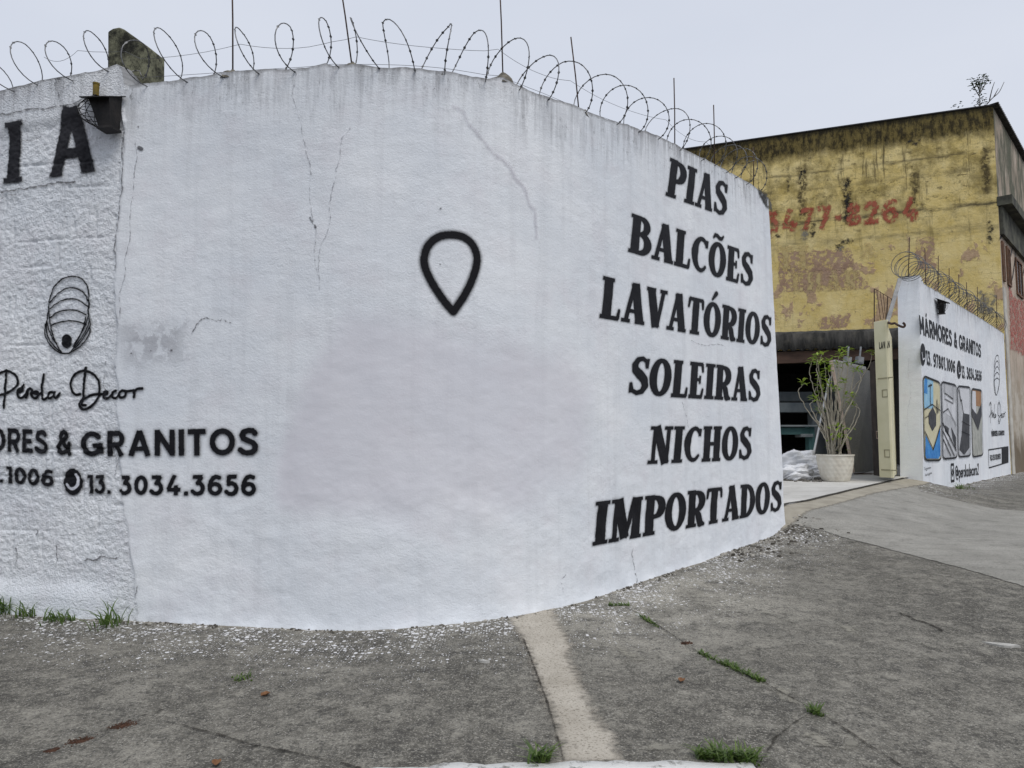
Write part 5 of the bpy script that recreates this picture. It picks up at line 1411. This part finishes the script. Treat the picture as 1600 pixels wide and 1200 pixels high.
# ------------------------------------------------------------------ gate
CREAM = simple_mat('cream_gate_paint', (.60, .565, .37), (.68, .64, .45), 2.5, .5, bump=.08)
GATED = simple_mat('dark_gate_steel', (.022, .018, .016), (.055, .042, .034), 5, .7)
gate = empty('folding_gate', (*at_depth(1388, 740, 12.6)[:2], .6))
tag(gate, 'cream steel folding gate pushed open against the end of the second wall', 'gate')
gl = gate.location
def gpt(px, py, Y): return at_depth(px, py, Y) - np.array(gl)
def gpanel(name, x0, Y0, x1, Y1, yt, mat, th=.035, base=.66):
    a, b = at_depth(x0, 690, Y0), at_depth(x1, 690, Y1)
    top = at_depth(x0, yt, Y0)[2]
    d = (b - a)[:2]; d /= np.linalg.norm(d); n_ = np.array([-d[1], d[0], 0]) * th
    q_ = np.array([[a[0], a[1], base], [b[0], b[1], base], [b[0], b[1], top], [a[0], a[1], top]]) - np.array(gl)
    m = MB(); m.slab(q_, n_)
    return m.build(name, mat, gate, bevel=.006), a - np.array(gl), d, top - gl[2]
o1, A1, d1, tp = gpanel('gate_panel', 1372, 12.75, 1393, 12.5, 503, CREAM)
o2, A2, d2, tp2 = gpanel('gate_panel', 1393.4, 12.5, 1400, 14.2, 506, CREAM)
o3, A3, d3, tp3 = gpanel('gate_panel', 1363, 13.5, 1377, 12.95, 567, GATED)
o3['label'] = 'dark inner gate leaf'
# ribs, plates and bolts on the cream leaf
def on_panel(A, d, u, z, out=0.0):
    n_ = np.array([d[1], -d[0], 0])
    return np.array([A[0] + d[0] * u, A[1] + d[1] * u, z]) + n_ * out
SEAMM = simple_mat('gate_seam', (.36, .33, .21), (.26, .24, .16), 6, .8)
for zc, kind in [(2.2 - .66 + .2, 'bar'), (.18, 'bar')]:
    m = MB(); m.slab([on_panel(A1, d1, .05, zc, .001), on_panel(A1, d1, .36, zc, .001), on_panel(A1, d1, .36, zc + .018, .001), on_panel(A1, d1, .05, zc + .018, .001)], -np.array([d1[1], -d1[0], 0]) * -.012)
    m.build('gate_bolt', SEAMM, o1)
for zc in (.40, 1.42):
    m = MB(); u0 = .12
    for (ua, za, ub, zb_) in [(u0, zc, u0 + .12, zc + .015), (u0, zc + .12, u0 + .12, zc + .135), (u0, zc + .015, u0 + .015, zc + .12), (u0 + .105, zc + .015, u0 + .12, zc + .12)]:
        m.slab([on_panel(A1, d1, ua, za, .001), on_panel(A1, d1, ub, za, .001), on_panel(A1, d1, ub, zb_, .001), on_panel(A1, d1, ua, zb_, .001)], np.array([d1[1], -d1[0], 0]) * .008)
    m.build('latch_plate', SEAMM, o1)
pl = MB()
for (ua, za, ub, zb_) in [(.3, .72, .52, .735), (.3, .84, .52, .855), (.3, .735, .315, .84), (.505, .735, .52, .84)]:
    pl.slab([on_panel(A3, d3, ua, za, .001), on_panel(A3, d3, ub, za, .001), on_panel(A3, d3, ub, zb_, .001), on_panel(A3, d3, ua, zb_, .001)], np.array([d3[1], -d3[0], 0]) * .01)
pl.build('lock_plate', simple_mat('pale_lock_paint', (.5, .42, .34), (.3, .2, .15), 20, .6), o3)
# word fragment on the leaf
def surfp(u, z, off=0.0):
    n_ = np.array([d1[1], -d1[0]])
    return np.stack([A1[0] + d1[0] * u + n_[0] * (off + .002), A1[1] + d1[1] * u + n_[1] * (off + .002), z + 0 * u], 1)
pr, W = layout('LAVAN', lambda c: g_sans(c, .2), .1)
zl = at_depth(1385, 545, 12.6)[2] - gl[2]
o_ = decal('painted_word', pr, surfp, FINE2, o1, lambda u, v: (.10 + u * .052, zl + .12 * v), (-.1, W + .1, -.1, 1.1), 140, 40, .1, .012, .003)
# strut and hinge hook
m = MB(); m.tube([gpt(1406, 436, 12.9), gpt(1386, 505, 12.7)], .045, 4); m.build('strut', simple_mat('grey_strut', (.16, .165, .17), (.30, .30, .30), 8, .6, .4), gate)
m = MB(); m.tube(spline([gpt(1386, 503, 12.55), gpt(1393, 506, 12.4), gpt(1398, 505, 12.35), gpt(1403, 508, 12.3), gpt(1411, 511, 12.3), gpt(1414, 508, 12.3), gpt(1411, 504, 12.3)], 4), .02, 6); m.build('hinge_hook', RODM, gate)
# spiked wire frame above the leaf
m = MB()
for (a, b) in [((1366, 451), (1366, 508)), ((1387, 463), (1385, 503))]: m.tube([gpt(*a, 12.8), gpt(*b, 12.8)], .010, 5)
for (a, b) in [((1366, 451), (1398, 470)), ((1370, 454), (1376, 500)), ((1375, 456), (1381, 498)), ((1380, 459), (1384, 500)), ((1392, 466), (1396, 478))]: m.tube([gpt(*a, 12.8), gpt(*b, 12.8)], .005, 4)
m.build('spike_frame', RODM, gate)

# ------------------------------------------------------------------ yard: potted shrub, slabs, sacks, saw
LEAFM = NT('shrub_leaf'); t = LEAFM; pos = t.n('NewGeometry').outputs['Position']
rnd = t.n('NewGeometry').outputs['Random Per Island']
c_ = t.mix(rnd, (.10, .21, .02), (.34, .43, .05))
bs = t.n('BsdfPrincipled', None, Base_Color=c_, Roughness=.5); tr = t.n('BsdfTranslucent', None, Color=(.24, .34, .05, 1))
ms = t.n('MixShader', None, i0=.3); t.t.links.new(bs.outputs[0], ms.inputs[1]); t.t.links.new(tr.outputs[0], ms.inputs[2]); t.t.links.new(ms.outputs[0], t.out.inputs['Surface']); LEAFM = t.m
STEMM = simple_mat('pale_shrub_bark', (.24, .215, .17), (.38, .35, .28), 12, .9)
POTM = NT('woven_cream_pot'); t = POTM; oc = t.n('TexCoord').outputs['Object']
c_ = t.mix(t.mr(t.noise(oc, 8, 5), .35, .65), (.56, .52, .44), (.66, .63, .55))
POTM = t.bsdf(c_, .8, None, 0, .3)
SOILM = simple_mat('soil', (.03, .022, .015), (.07, .05, .035), 20, .95)
def leaf(m, base, d, up, ln, wd, droop=.25):
    d = d / (np.linalg.norm(d) + 1e-9); sd_v = np.cross(d, up); sd_v /= np.linalg.norm(sd_v) + 1e-9
    nn = np.cross(sd_v, d)
    pts = []
    for f, w in [(0, .08), (.35, 1), (.7, .75), (1, .04)]:
        c = base + d * ln * f - np.array([0, 0, 1]) * droop * ln * f * f
        pts += [c - sd_v * wd * w * .5 + nn * wd * .12 * w, c - nn * .0, c + sd_v * wd * w * .5 + nn * wd * .12 * w]
    fs = []
    for i in range(3):
        k = i * 3; fs += [[k, k + 1, k + 4, k + 3], [k + 1, k + 2, k + 5, k + 4]]
    m.add(pts, fs)
pf = floor_px(1306, 751.5)
shrub = empty('potted_shrub', pf); tag(shrub, 'leggy green shrub in a woven cream pot standing at the yard entrance', 'potted plant')
# pot with a quilted diamond weave
nth, nz_ = 96, 44; H_ = .44
th_ = np.linspace(0, 2 * math.pi, nth + 1); zz = np.linspace(0, H_, nz_)
co = []
for z in zz:
    f = z / H_
    r0 = .215 + (.305 - .215) * (f ** .8) + .012 * math.sin(f * math.pi)
    for a in th_:
        q1 = abs(math.sin(a * 10 + f * math.pi * 3)); q2 = abs(math.sin(a * 10 - f * math.pi * 3))
        wv = .010 * (min(q1, q2) - .4) * (1 if .04 < f < .90 else 0)
        co.append(((r0 + wv) * math.cos(a), (r0 + wv) * math.sin(a), z))
potf = grid_faces(nz_, nth + 1)
co = np.array(co)
rim = MB(); rim.lathe([(.300, H_ - .002), (.318, H_), (.318, H_ + .022), (.285, H_ + .022), (.275, H_ - .08), (.0, H_ - .08)], n=48)
pot = mesh_np('pot', co, potf, POTM, shrub, None, True)
rim.build('pot_rim', POTM, pot, sm=False)
m = MB(); m.lathe([(.0, H_ - .05), (.15, H_ - .045), (.28, H_ - .06), (.28, H_ - .07)], n=24); m.build('soil', SOILM, shrub, sm=True)
ZP = lambda zx, zy: (1210 + zx / 4.616, 510 + zy / 4.616)
TIPS = [(345, 200, -60), (360, 262, 10), (395, 250, 30), (268, 262, -60), (215, 415, -120), (290, 525, -90), (330, 605, -60), (345, 460, -20), (450, 465, 20), (500, 400, 40), (530, 500, 70), (557, 528, 90), (455, 290, 30), (460, 215, 10),
        (523, 168, 30), (700, 185, 60), (595, 312, 90), (550, 268, 60), (320, 350, -40), (380, 392, 0), (310, 238, -30), (500, 205, 20), (430, 440, 10), (470, 760, 40), (455, 820, 20), (560, 560, 110), (320, 415, -70), (385, 320, 15)]
st = MB(); lf = MB(); rg = np.random.default_rng(21)
base_w = np.array([0, 0, H_ - .06])
for i, (tx, ty, bow) in enumerate(TIPS):
    dep = pf[1] + rg.uniform(-.28, .28)
    tip = at_depth(*ZP(tx, ty), dep) - pf
    b0 = base_w + np.array([rg.uniform(-.11, .11), rg.uniform(-.1, .1), 0])
    hgt = tip[2] - b0[2]
    bx = bow * .0022
    p1 = b0 + np.array([(tip[0] - b0[0]) * .13 + bx * .25, (tip[1] - b0[1]) * .2, hgt * .30])
    p2 = b0 + np.array([(tip[0] - b0[0]) * .42 + bx * .8, (tip[1] - b0[1]) * .5, hgt * .62])
    p3 = b0 + np.array([(tip[0] - b0[0]) * .84 + bx * .7, (tip[1] - b0[1]) * .9, hgt * .88])
    sp = spline([b0, p1, p2, p3, tip], 7)
    sp[1:-1] += rg.normal(0, .006, (len(sp) - 2, 3))
    st.tube(sp, np.linspace(.014, .0045, len(sp)), 6)
    nl = 10 if i not in (23, 24) else 22
    for k in range(nl):
        a = k * 2.4 + rg.uniform(0, .6); el = rg.uniform(-.1, .9)
        d = np.array([math.cos(a) * math.cos(el), math.sin(a) * math.cos(el), math.sin(el)])
        leaf(lf, tip + rg.normal(0, .03 if nl == 10 else .08, 3), d, np.array([.1, .1, 1.0]), rg.uniform(.10, .175), rg.uniform(.034, .050))
for i in range(4):         # bare inner canes
    b0 = base_w + np.array([rg.uniform(-.12, .12), rg.uniform(-.1, .1), 0])
    e_ = b0 + np.array([rg.uniform(-.1, .2), rg.uniform(-.2, .2), rg.uniform(.7, 1.2)])
    sp = spline([b0, b0 * .6 + e_ * .4 + rg.normal(0, .04, 3), e_ * .75 + b0 * .25 + rg.normal(0, .05, 3), e_], 6)
    st.tube(sp, np.linspace(.016, .006, len(sp)), 6)
st.build('stems', STEMM, shrub, sm=True); lf.build('leaves', LEAFM, shrub, sm=True)

GRAN = NT('speckled_grey_granite'); t = GRAN; oc = t.n('NewGeometry').outputs['Position']
c_ = t.mix(t.mr(t.noise(oc, 55, 5, .75), .36, .64), (.145, .143, .135), (.275, .27, .255))
c_ = t.mix(t.math('MULTIPLY', t.mr(t.noise(t.scale(oc, (1, 1, .6)), 1.5, 6, .7), .45, .65), .5), c_, (.36, .345, .31))
GRAN = t.bsdf(c_, .6, None, 0, .3)
SLATE = simple_mat('blue_grey_slab', (.10, .115, .125), (.15, .165, .175), 4, .55)
EDGE = simple_mat('raw_slab_edge', (.42, .32, .25), (.55, .46, .38), 10, .9)
LEDGE = simple_mat('pale_slab_edge', (.50, .50, .49), (.62, .62, .61), 10, .8)
def slab(label, quad, th, mat, emat):
    """quad: near bottom, far bottom, far top, near top (photo point + depth)"""
    q_ = np.array([at_depth(px_, py_, Y_) for px_, py_, Y_ in quad])
    n_ = np.cross(q_[1] - q_[0], q_[3] - q_[0]); n_ /= np.linalg.norm(n_)
    if np.dot(n_, q_[0] - np.array([0, 0, EYE])) < 0: n_ = -n_
    c0 = q_[0].copy()
    o = empty('stone_slab', c0); tag(o, label, 'stone slab', 'stone slabs leaning in the yard')
    m = MB(); m.slab(q_ - c0, n_ * th); m.build('slab_face', mat, o)
    e = q_[3] - q_[0]; side = (q_[0] - q_[1]); side /= np.linalg.norm(side)
    m = MB(); m.slab([q_[0] - c0, q_[0] + n_ * th - c0, q_[3] + n_ * th - c0, q_[3] - c0], side * .03); m.build('slab_edge', emat, o)
    return o
slab('big speckled grey granite slab leaning left behind the potted shrub', [(1336, 738, 14.2), (1367, 736, 15.6), (1362, 580, 15.6), (1301, 563, 14.2)], .05, GRAN, EDGE)
slab('paler granite slab showing along the top behind the big grey slab', [(1345, 736, 14.7), (1371, 735, 15.9), (1353, 573, 15.9), (1306, 562, 14.6)], .05, simple_mat('pale_granite', (.30, .30, .29), (.40, .40, .385), 12, .7), LEDGE)
slab('dark blue grey slab leaning right between the sacks and the pot', [(1268, 735, 14.6), (1312, 735, 15.4), (1306, 580, 15.3), (1298, 592, 14.9)], .035, SLATE, LEDGE)
# wooden bearer under the slabs
m = MB()
bb_ = at_depth(1334, 742, 14.5); bc_ = at_depth(1369, 740, 16.0)
m.slab([(bb_[0], bb_[1], floor_px(1330, 746)[2] - .02), (bc_[0], bc_[1], floor_px(1330, 746)[2] + .0), (bc_[0], bc_[1], bc_[2] + .03), (bb_[0], bb_[1], bb_[2] + .03)], (.3, -.1, 0))
tag(m.build('wooden_bearer', WOODM), 'dark timber bearer under the leaning granite slabs', 'timber')

SACKM = simple_mat('white_woven_sack', (.64, .65, .67), (.74, .74, .75), 3, .8, bump=.12)
def sack(px_, py_, sx, sy, sz, seed, label, rz=0):
    c = floor_px(px_, py_); n1, n2 = 72, 40
    co = []
    for i in range(n2 + 1):
        v = -math.pi / 2 + math.pi * i / n2
        for j in range(n1 + 1):
            u = 2 * math.pi * j / n1
            p_ = np.array([math.cos(u) * max(math.cos(v), 0) ** .6, math.sin(u) * max(math.cos(v), 0) ** .6, math.sin(v)])
            k = 1 + .42 * float(fbm(np.array(2.2 * p_[0] + 5 + seed), np.array(2.2 * p_[1] + 3 * p_[2]), seed, 4)) - .16 * abs(float(fbm(np.array(2.2 * p_[0] + seed + 1.0 * p_[1]), np.array(2.2 * p_[2] + p_[1] * 2), seed + 5, 2)))
            q_ = p_ * k * np.array([sx, sy, sz]); q_[2] = max(q_[2] + sz * .8, 0)
            co.append(q_)
    o = mesh_np('sack', np.array(co), grid_faces(n2 + 1, n1 + 1), SACKM)
    o.location = c; o.rotation_euler = (0, 0, rz)
    tag(o, label, 'sack', 'white sacks by the workshop')
sack(1252, 744, .36, .28, .27, 3, 'larger crumpled white sack, upright at the back of the pile')
sack(1243, 750, .30, .22, .15, 8, 'low flat white sack in front of the pile', .3)
sack(1272, 746, .30, .22, .13, 12, 'small white sack end trailing towards the pot', -.2)
# torn cardboard and rubble
CARD = simple_mat('brown_cardboard', (.34, .22, .11), (.46, .32, .18), 8, .9)
c = floor_px(1230, 742); m = MB(); m.box((0, 0, .17), (.28, .3, .34), taper=.9)
m.slab([(-.13, -.14, .34), (.13, -.14, .34), (.2, -.26, .44), (-.08, -.27, .46)], (0, 0, .008))
cb = m.build('cardboard_box', CARD, bevel=.01); cb.location = c; cb.rotation_euler = (0, 0, .4); tag(cb, 'torn brown cardboard box beside the white sacks', 'box')
RUBM = simple_mat('rubble', (.06, .055, .05), (.22, .20, .17), 15, .95)
m = MB(); rg = np.random.default_rng(4)
for k in range(60):
    q_ = floor_px(rg.uniform(1228, 1290), rg.uniform(746, 753)); sz_ = rg.uniform(.015, .05)
    A_ = rg.uniform(0, 6.28); rot = np.array([[math.cos(A_), -math.sin(A_), 0], [math.sin(A_), math.cos(A_), 0], [0, 0, 1]])
    m.box(q_ + np.array([0, 0, sz_ * .3]), (sz_ * 2.4, sz_ * 1.3, sz_ * .8), rot, .7)
tag(m.build('rubble', RUBM), 'dark scraps of rubble under the white sacks', 'rubble', kind='stuff')

# bridge saw in the dark workshop
saw = empty('bridge_saw', (0, 0, 0)); YS = 17.6
s0 = at_depth(1225, 690, YS); fz_ = floor_px(1250, 735)[2]
saw.location = (s0[0], s0[1], fz_); sl_ = np.array(saw.location)
tag(saw, 'grey and teal stone cutting machine standing in the dark workshop', 'machine')
GREYM = simple_mat('grey_machine_paint', (.12, .14, .15), (.19, .21, .21), 3, .6); TEALM = simple_mat('teal_machine_paint', (.04, .10, .10), (.07, .15, .145), 4, .6)
def sbox(name, x0, y0, x1, y1, Y_, dp, mat):
    a, b = at_depth(x0, y1, Y_) - sl_, at_depth(x1, y0, Y_) - sl_
    m = MB(); m.slab([(a[0], a[1], a[2]), (b[0], a[1], a[2]), (b[0], a[1], b[2]), (a[0], a[1], b[2])], (0, dp, 0)); m.build(name, mat, saw, bevel=.01)
sbox('gantry_beam', 1180, 629, 1284, 644, YS, .5, GREYM)
sbox('gantry_cover', 1180, 612, 1270, 627, YS + .7, .3, GREYM)
sbox('table_rail', 1180, 664, 1278, 667, YS - .4, .1, GREYM)
sbox('saw_carriage', 1190, 668, 1266, 679, YS - .3, .6, TEALM)
sbox('motor', 1252, 678, 1271, 683, YS - .35, .4, GREYM)
sbox('machine_leg', 1266, 667, 1273, 735, YS - .3, .25, TEALM)
sbox('machine_leg', 1190, 667, 1198, 735, YS - .3, .25, TEALM)
sbox('gantry_post', 1272, 644, 1284, 735, YS + .1, .3, GREYM)
sbox('gantry_post', 1180, 644, 1190, 735, YS + .1, .3, GREYM)
# tube lamp and brackets under the canopy beam
m = MB(); m.tube([at_depth(1215, 557, 17.5), at_depth(1254, 557, 17.5)], .02, 8)
tag(m.build('tube_lamp', simple_mat('white_tube', (.6, .6, .6), (.7, .7, .7), 4, .4)), 'unlit white tube lamp high in the dark workshop', 'lamp')
for px_, lab in [(1324, 'left of two grey metal boxes above the granite slabs'), (1343, 'right of two grey metal boxes above the granite slabs')]:
    c = at_depth(px_, 563, 15.9)
    m = MB(); m.box((0, 0, 0), (.14, .10, .15)); m.box((0, -.052, 0), (.10, .012, .10)); m.tube([(0, 0, .07), (0, 0, .30)], .02, 6)
    o = m.build('metal_box', simple_mat('grey_box', (.22, .23, .24), (.34, .35, .36), 8, .5, .3)); o.location = c; o.rotation_euler = (0, .15, .2)
    tag(o, lab, 'metal box', 'grey metal boxes under the canopy')

# ------------------------------------------------------------------ shrub on the roof corner
TWIG = simple_mat('dark_twig', (.05, .045, .035), (.09, .08, .06), 10, .9)
DLEAF = simple_mat('dark_leaf', (.035, .07, .02), (.07, .12, .035), 6, .6)
rb = np.array(at_depth(1531, 166, 20.9)); rs_ = empty('rooftop_shrub', rb)
tag(rs_, 'small leafy shrub growing on the top corner of the yellow building', 'shrub')
st = MB(); lf = MB(); rg = np.random.default_rng(2)
def rp(px_, py_, dy=0): return at_depth(px_, py_, 20.9 + dy) - rb
for pts in [[(1531, 168), (1531, 155), (1530, 145), (1531, 128)], [(1530, 150), (1524, 140), (1519, 132)], [(1531, 146), (1538, 134), (1543, 124)], [(1531, 143), (1535, 128), (1538, 117)], [(1542, 163), (1550, 154), (1561, 144), (1569, 128)], [(1546, 157), (1550, 140), (1554, 128)], [(1553, 151), (1560, 138)], [(1531, 165), (1526, 160)], [(1530, 140), (1526, 130), (1528, 122)]]:
    st.tube(spline([rp(*q_, rg.uniform(-.15, .15)) for q_ in pts], 5), np.linspace(.016, .007, (len(pts) - 1) * 5 + 1), 5)
for (cx, cy, sp, n_) in [(1521, 132, .08, 28), (1529, 126, .10, 40), (1541, 125, .07, 26), (1532, 138, .07, 24), (1533, 157, .09, 30), (1528, 161, .06, 12), (1500, 165, .05, 5), (1493, 167, .05, 4)]:
    for k in range(n_):
        d = rg.normal(0, 1, 3); d[2] = abs(d[2]) * .4
        leaf(lf, rp(cx, cy) + rg.normal(0, sp, 3), d, np.array([.1, .1, 1.]), rg.uniform(.07, .13), rg.uniform(.03, .05))
st.build('trunk', TWIG, rs_, sm=True); lf.build('crown', DLEAF, rs_)

# ------------------------------------------------------------------ weeds, leaves, crumbs on the ground
GRASS = NT('weed_grass'); t = GRASS; rnd = t.n('NewGeometry').outputs['Random Per Island']
c_ = t.mix(rnd, (.045, .085, .018), (.135, .185, .05))
bs = t.n('BsdfPrincipled', None, Base_Color=c_, Roughness=.55); tr = t.n('BsdfTranslucent', None, Color=(.14, .26, .04, 1)); ms = t.n('MixShader', None, i0=.3)
t.t.links.new(bs.outputs[0], ms.inputs[1]); t.t.links.new(tr.outputs[0], ms.inputs[2]); t.t.links.new(ms.outputs[0], t.out.inputs['Surface']); GRASS = t.m
def tuft(px_, py_, n_, ht, spread, label, seed, lean=None, along=None, group='grass tufts on the pavement'):
    rg = np.random.default_rng(seed)
    g = ground_px(px_, py_); z0 = float(ground_z(np.array([g[0]]), np.array([g[1]]))[0])
    ax = None
    if along is not None:
        g2 = ground_px(*along); ax = g2 - g
    m = MB()
    for k in range(n_):
        o2_ = rg.normal(0, spread * .4, 2)
        if ax is not None: o2_ = o2_ * .5 + ax * rg.uniform(0, 1)
        xx = g + o2_
        dz = float(ground_z(np.array([xx[0]]), np.array([xx[1]]))[0]) - z0
        a = rg.uniform(0, 6.28); h = ht * rg.uniform(.3, 1.25); bend = h * rg.uniform(.3, 1.5)
        d = np.array([math.cos(a), math.sin(a), 0]); sdv = np.array([-d[1], d[0], 0]); w = rg.uniform(.0035, .0065)
        if lean is not None: d = d * .7 + np.array([*lean, 0]) * .6
        b = np.array([o2_[0], o2_[1], dz - .004]); pts = []
        for f, ww in [(0, 1), (.35, 1), (.7, .7), (1, .12)]:
            c = b + d * bend * f * f + np.array([0, 0, 1]) * h * (f - .25 * f * f)
            pts += [c - sdv * w * ww, c + sdv * w * ww]
        m.add(pts, [[0, 1, 3, 2], [2, 3, 5, 4], [4, 5, 7, 6]])
    o = m.build('grass_tuft', GRASS); o.location = (g[0], g[1], z0)
    tag(o, label, 'grass', group)
    return o
OUT = (-.18 * -.9, -.95)
tuft(5, 958, 90, .17, .09, 'dense dark grass tuft at the wall foot on the left border', 1, OUT)
tuft(45, 962, 44, .15, .10, 'thin grass tuft second along the foot of the coarse wall', 2, OUT)
tuft(92, 969, 60, .11, .12, 'low grass tuft third along the foot of the coarse wall', 3, OUT)
tuft(172, 976, 44, .20, .14, 'long bladed grass tuft where the coarse wall meets the smooth one', 4, OUT)
tuft(380, 1060, 26, .04, .08, 'small flat grass tuft alone on the left pavement', 5)
tuft(845, 1188, 60, .075, .06, 'bright green tuft beside the pale strip at the kerb', 6)
tuft(950, 946, 60, .035, .05, 'low weeds at the foot of the wall under IMPORTADOS', 7, None, (982, 946))
tuft(1000, 962, 80, .035, .05, 'upper grass clump in the pavement joint', 8, None, (1028, 980))
tuft(1092, 1020, 70, .035, .05, 'middle grass clump in the pavement joint', 9, None, (1112, 1030))
tuft(1125, 1035, 190, .04, .055, 'longest grass strip in the pavement joint', 10, None, (1192, 1066))
tuft(1268, 1112, 60, .05, .055, 'single tuft at the lower end of the pavement joint', 11, None, (1282, 1118))
tuft(1090, 1182, 320, .06, .09, 'large spreading grass patch at the end of the white kerb', 12, None, (1180, 1190))
tuft(1503, 764, 50, .16, .16, 'weeds at the foot of the second wall under the handle lettering', 13)
MOSS = simple_mat('brown_moss', (.045, .022, .014), (.09, .045, .028), 30, .95)
for i, (px_, py_, r_, lab) in enumerate([(193, 1133, .045, 'largest brown moss clump in the left pavement joint'), (127, 1157, .04, 'middle brown moss clump in the left pavement joint'), (83, 1172, .02, 'smallest brown moss clump in the left pavement joint'), (1072, 1005, .03, 'brown moss clump in the grassy joint')]):
    rg = np.random.default_rng(i + 40); g = ground_px(px_, py_); z0 = float(ground_z(np.array([g[0]]), np.array([g[1]]))[0]); m = MB()
    for k in range(260):
        q_ = rg.normal(0, r_ * .42, 2); q_[0] *= 1.15; q_[1] += q_[0] * .45; sz_ = rg.uniform(.0015, .0055)
        A_ = rg.uniform(0, 6.28); rot = np.array([[math.cos(A_), -math.sin(A_), 0], [math.sin(A_), math.cos(A_), 0], [0, 0, 1]])
        m.box((q_[0], q_[1], sz_ * .4), (sz_ * 2, sz_, sz_), rot, .5)
    o = m.build('moss_clump', MOSS); o.location = (g[0], g[1], z0); tag(o, lab, 'moss', 'brown moss clumps in the joints')
DEADL = simple_mat('dead_leaf', (.14, .065, .03), (.25, .13, .06), 18, .8)
for i, (px_, py_, ln, lab) in enumerate([(415, 1088, .05, 'curled brown leaf on the left pavement'), (1065, 1066, .05, 'flat brown leaf right of the pale strip'), (338, 1196, .05, 'tan leaf at the lower edge near the dark joint')]):
    rg = np.random.default_rng(60 + i); g = ground_px(px_, py_); z0 = float(ground_z(np.array([g[0]]), np.array([g[1]]))[0])
    U, V = np.meshgrid(np.linspace(-1, 1, 9), np.linspace(-1, 1, 7)); w = (1 - U ** 2) ** .6
    co = np.stack([U * ln * .6, V * w * ln * .38, .006 + .25 * ln * np.abs(V) ** 1.5 * w + .12 * ln * U ** 2 + .004 * fbm(U * 2, V * 2, i, 2)], 2).reshape(-1, 3)
    o = mesh_np('dead_leaf', co, grid_faces(7, 9), DEADL); o.location = (g[0], g[1], z0); o.rotation_euler = (0, 0, rg.uniform(0, 3)); tag(o, lab, 'leaf', 'dead leaves on the pavement')
FLK = simple_mat('plaster', (.34, .335, .31), (.50, .49, .46), 30, .95, bump=.5)
for i, (px_, py_, sx, sy, lab) in enumerate([(1568, 1009, .075, .035, 'whitish flat plaster flake on the right pavement'), (757, 1035, .03, .012, 'small white plaster flake left of the pale strip')]):
    rg = np.random.default_rng(80 + i); g = ground_px(px_, py_); z0 = float(ground_z(np.array([g[0]]), np.array([g[1]]))[0]); m = MB()
    n_ = 11; an = np.linspace(0, 6.28, n_, endpoint=False); rr = 1 + rg.normal(0, .22, n_)
    top = [(math.cos(a) * sx * r_, math.sin(a) * sy * r_, .012) for a, r_ in zip(an, rr)]; bot = [(x_, y_, -.003) for x_, y_, _ in top]
    m.add(bot + top, [list(range(n_))[::-1], [n_ + k for k in range(n_)]] + [[k, (k + 1) % n_, n_ + (k + 1) % n_, n_ + k] for k in range(n_)])
    o = m.build('plaster_flake', FLK); o.location = (g[0], g[1], z0); o.rotation_euler = (0, 0, -.4); tag(o, lab, 'plaster flake')

# dirt and crumbs gathered along the foot of the walls
CRUMB = NT('crumbs'); t = CRUMB; rnd = t.n('NewGeometry').outputs['Random Per Island']
CRUMB = t.bsdf(t.mix(t.math('POWER', rnd, 1.6), (.045, .04, .032), (.42, .40, .36)), .95, None, 0, .15)
m = MB(); rg = np.random.default_rng(77)
def crumbs(s_lo, s_hi, n_, dmax, smax):
    for k in range(n_):
        s_ = rg.uniform(s_lo, s_hi)
        if fbm(np.array([s_ * 2.3]), np.array([4.0]), 88, 3)[0] < rg.uniform(-.35, .25): continue
        d_ = .012 + abs(rg.normal(0, dmax)); x, y, nx, ny = path(np.array([s_]))
        X_, Y_ = x[0] + nx[0] * d_, y[0] + ny[0] * d_
        z_ = float(ground_z(np.array([X_]), np.array([Y_]))[0]); sz_ = smax * rg.uniform(.25, 1) ** 2
        A_ = rg.uniform(0, 6.28); rot = np.array([[math.cos(A_), -math.sin(A_), 0], [math.sin(A_), math.cos(A_), 0], [0, 0, 1]])
        m.box((X_, Y_, z_ + sz_ * .25), (sz_ * rg.uniform(1.2, 2.6), sz_ * rg.uniform(.8, 1.4), sz_ * .8), rot, .55)
crumbs(-3.2, S_END, 1700, .035, .016)
crumbs(S_Q - 1.6, S_END + .6, 800, .22, .028)
crumbs(W2A, W2B, 300, .05, .03)
tag(m.build('wall_foot_debris', CRUMB), 'crumbs of mortar and dirt lying along the foot of the white walls', 'debris', kind='stuff')
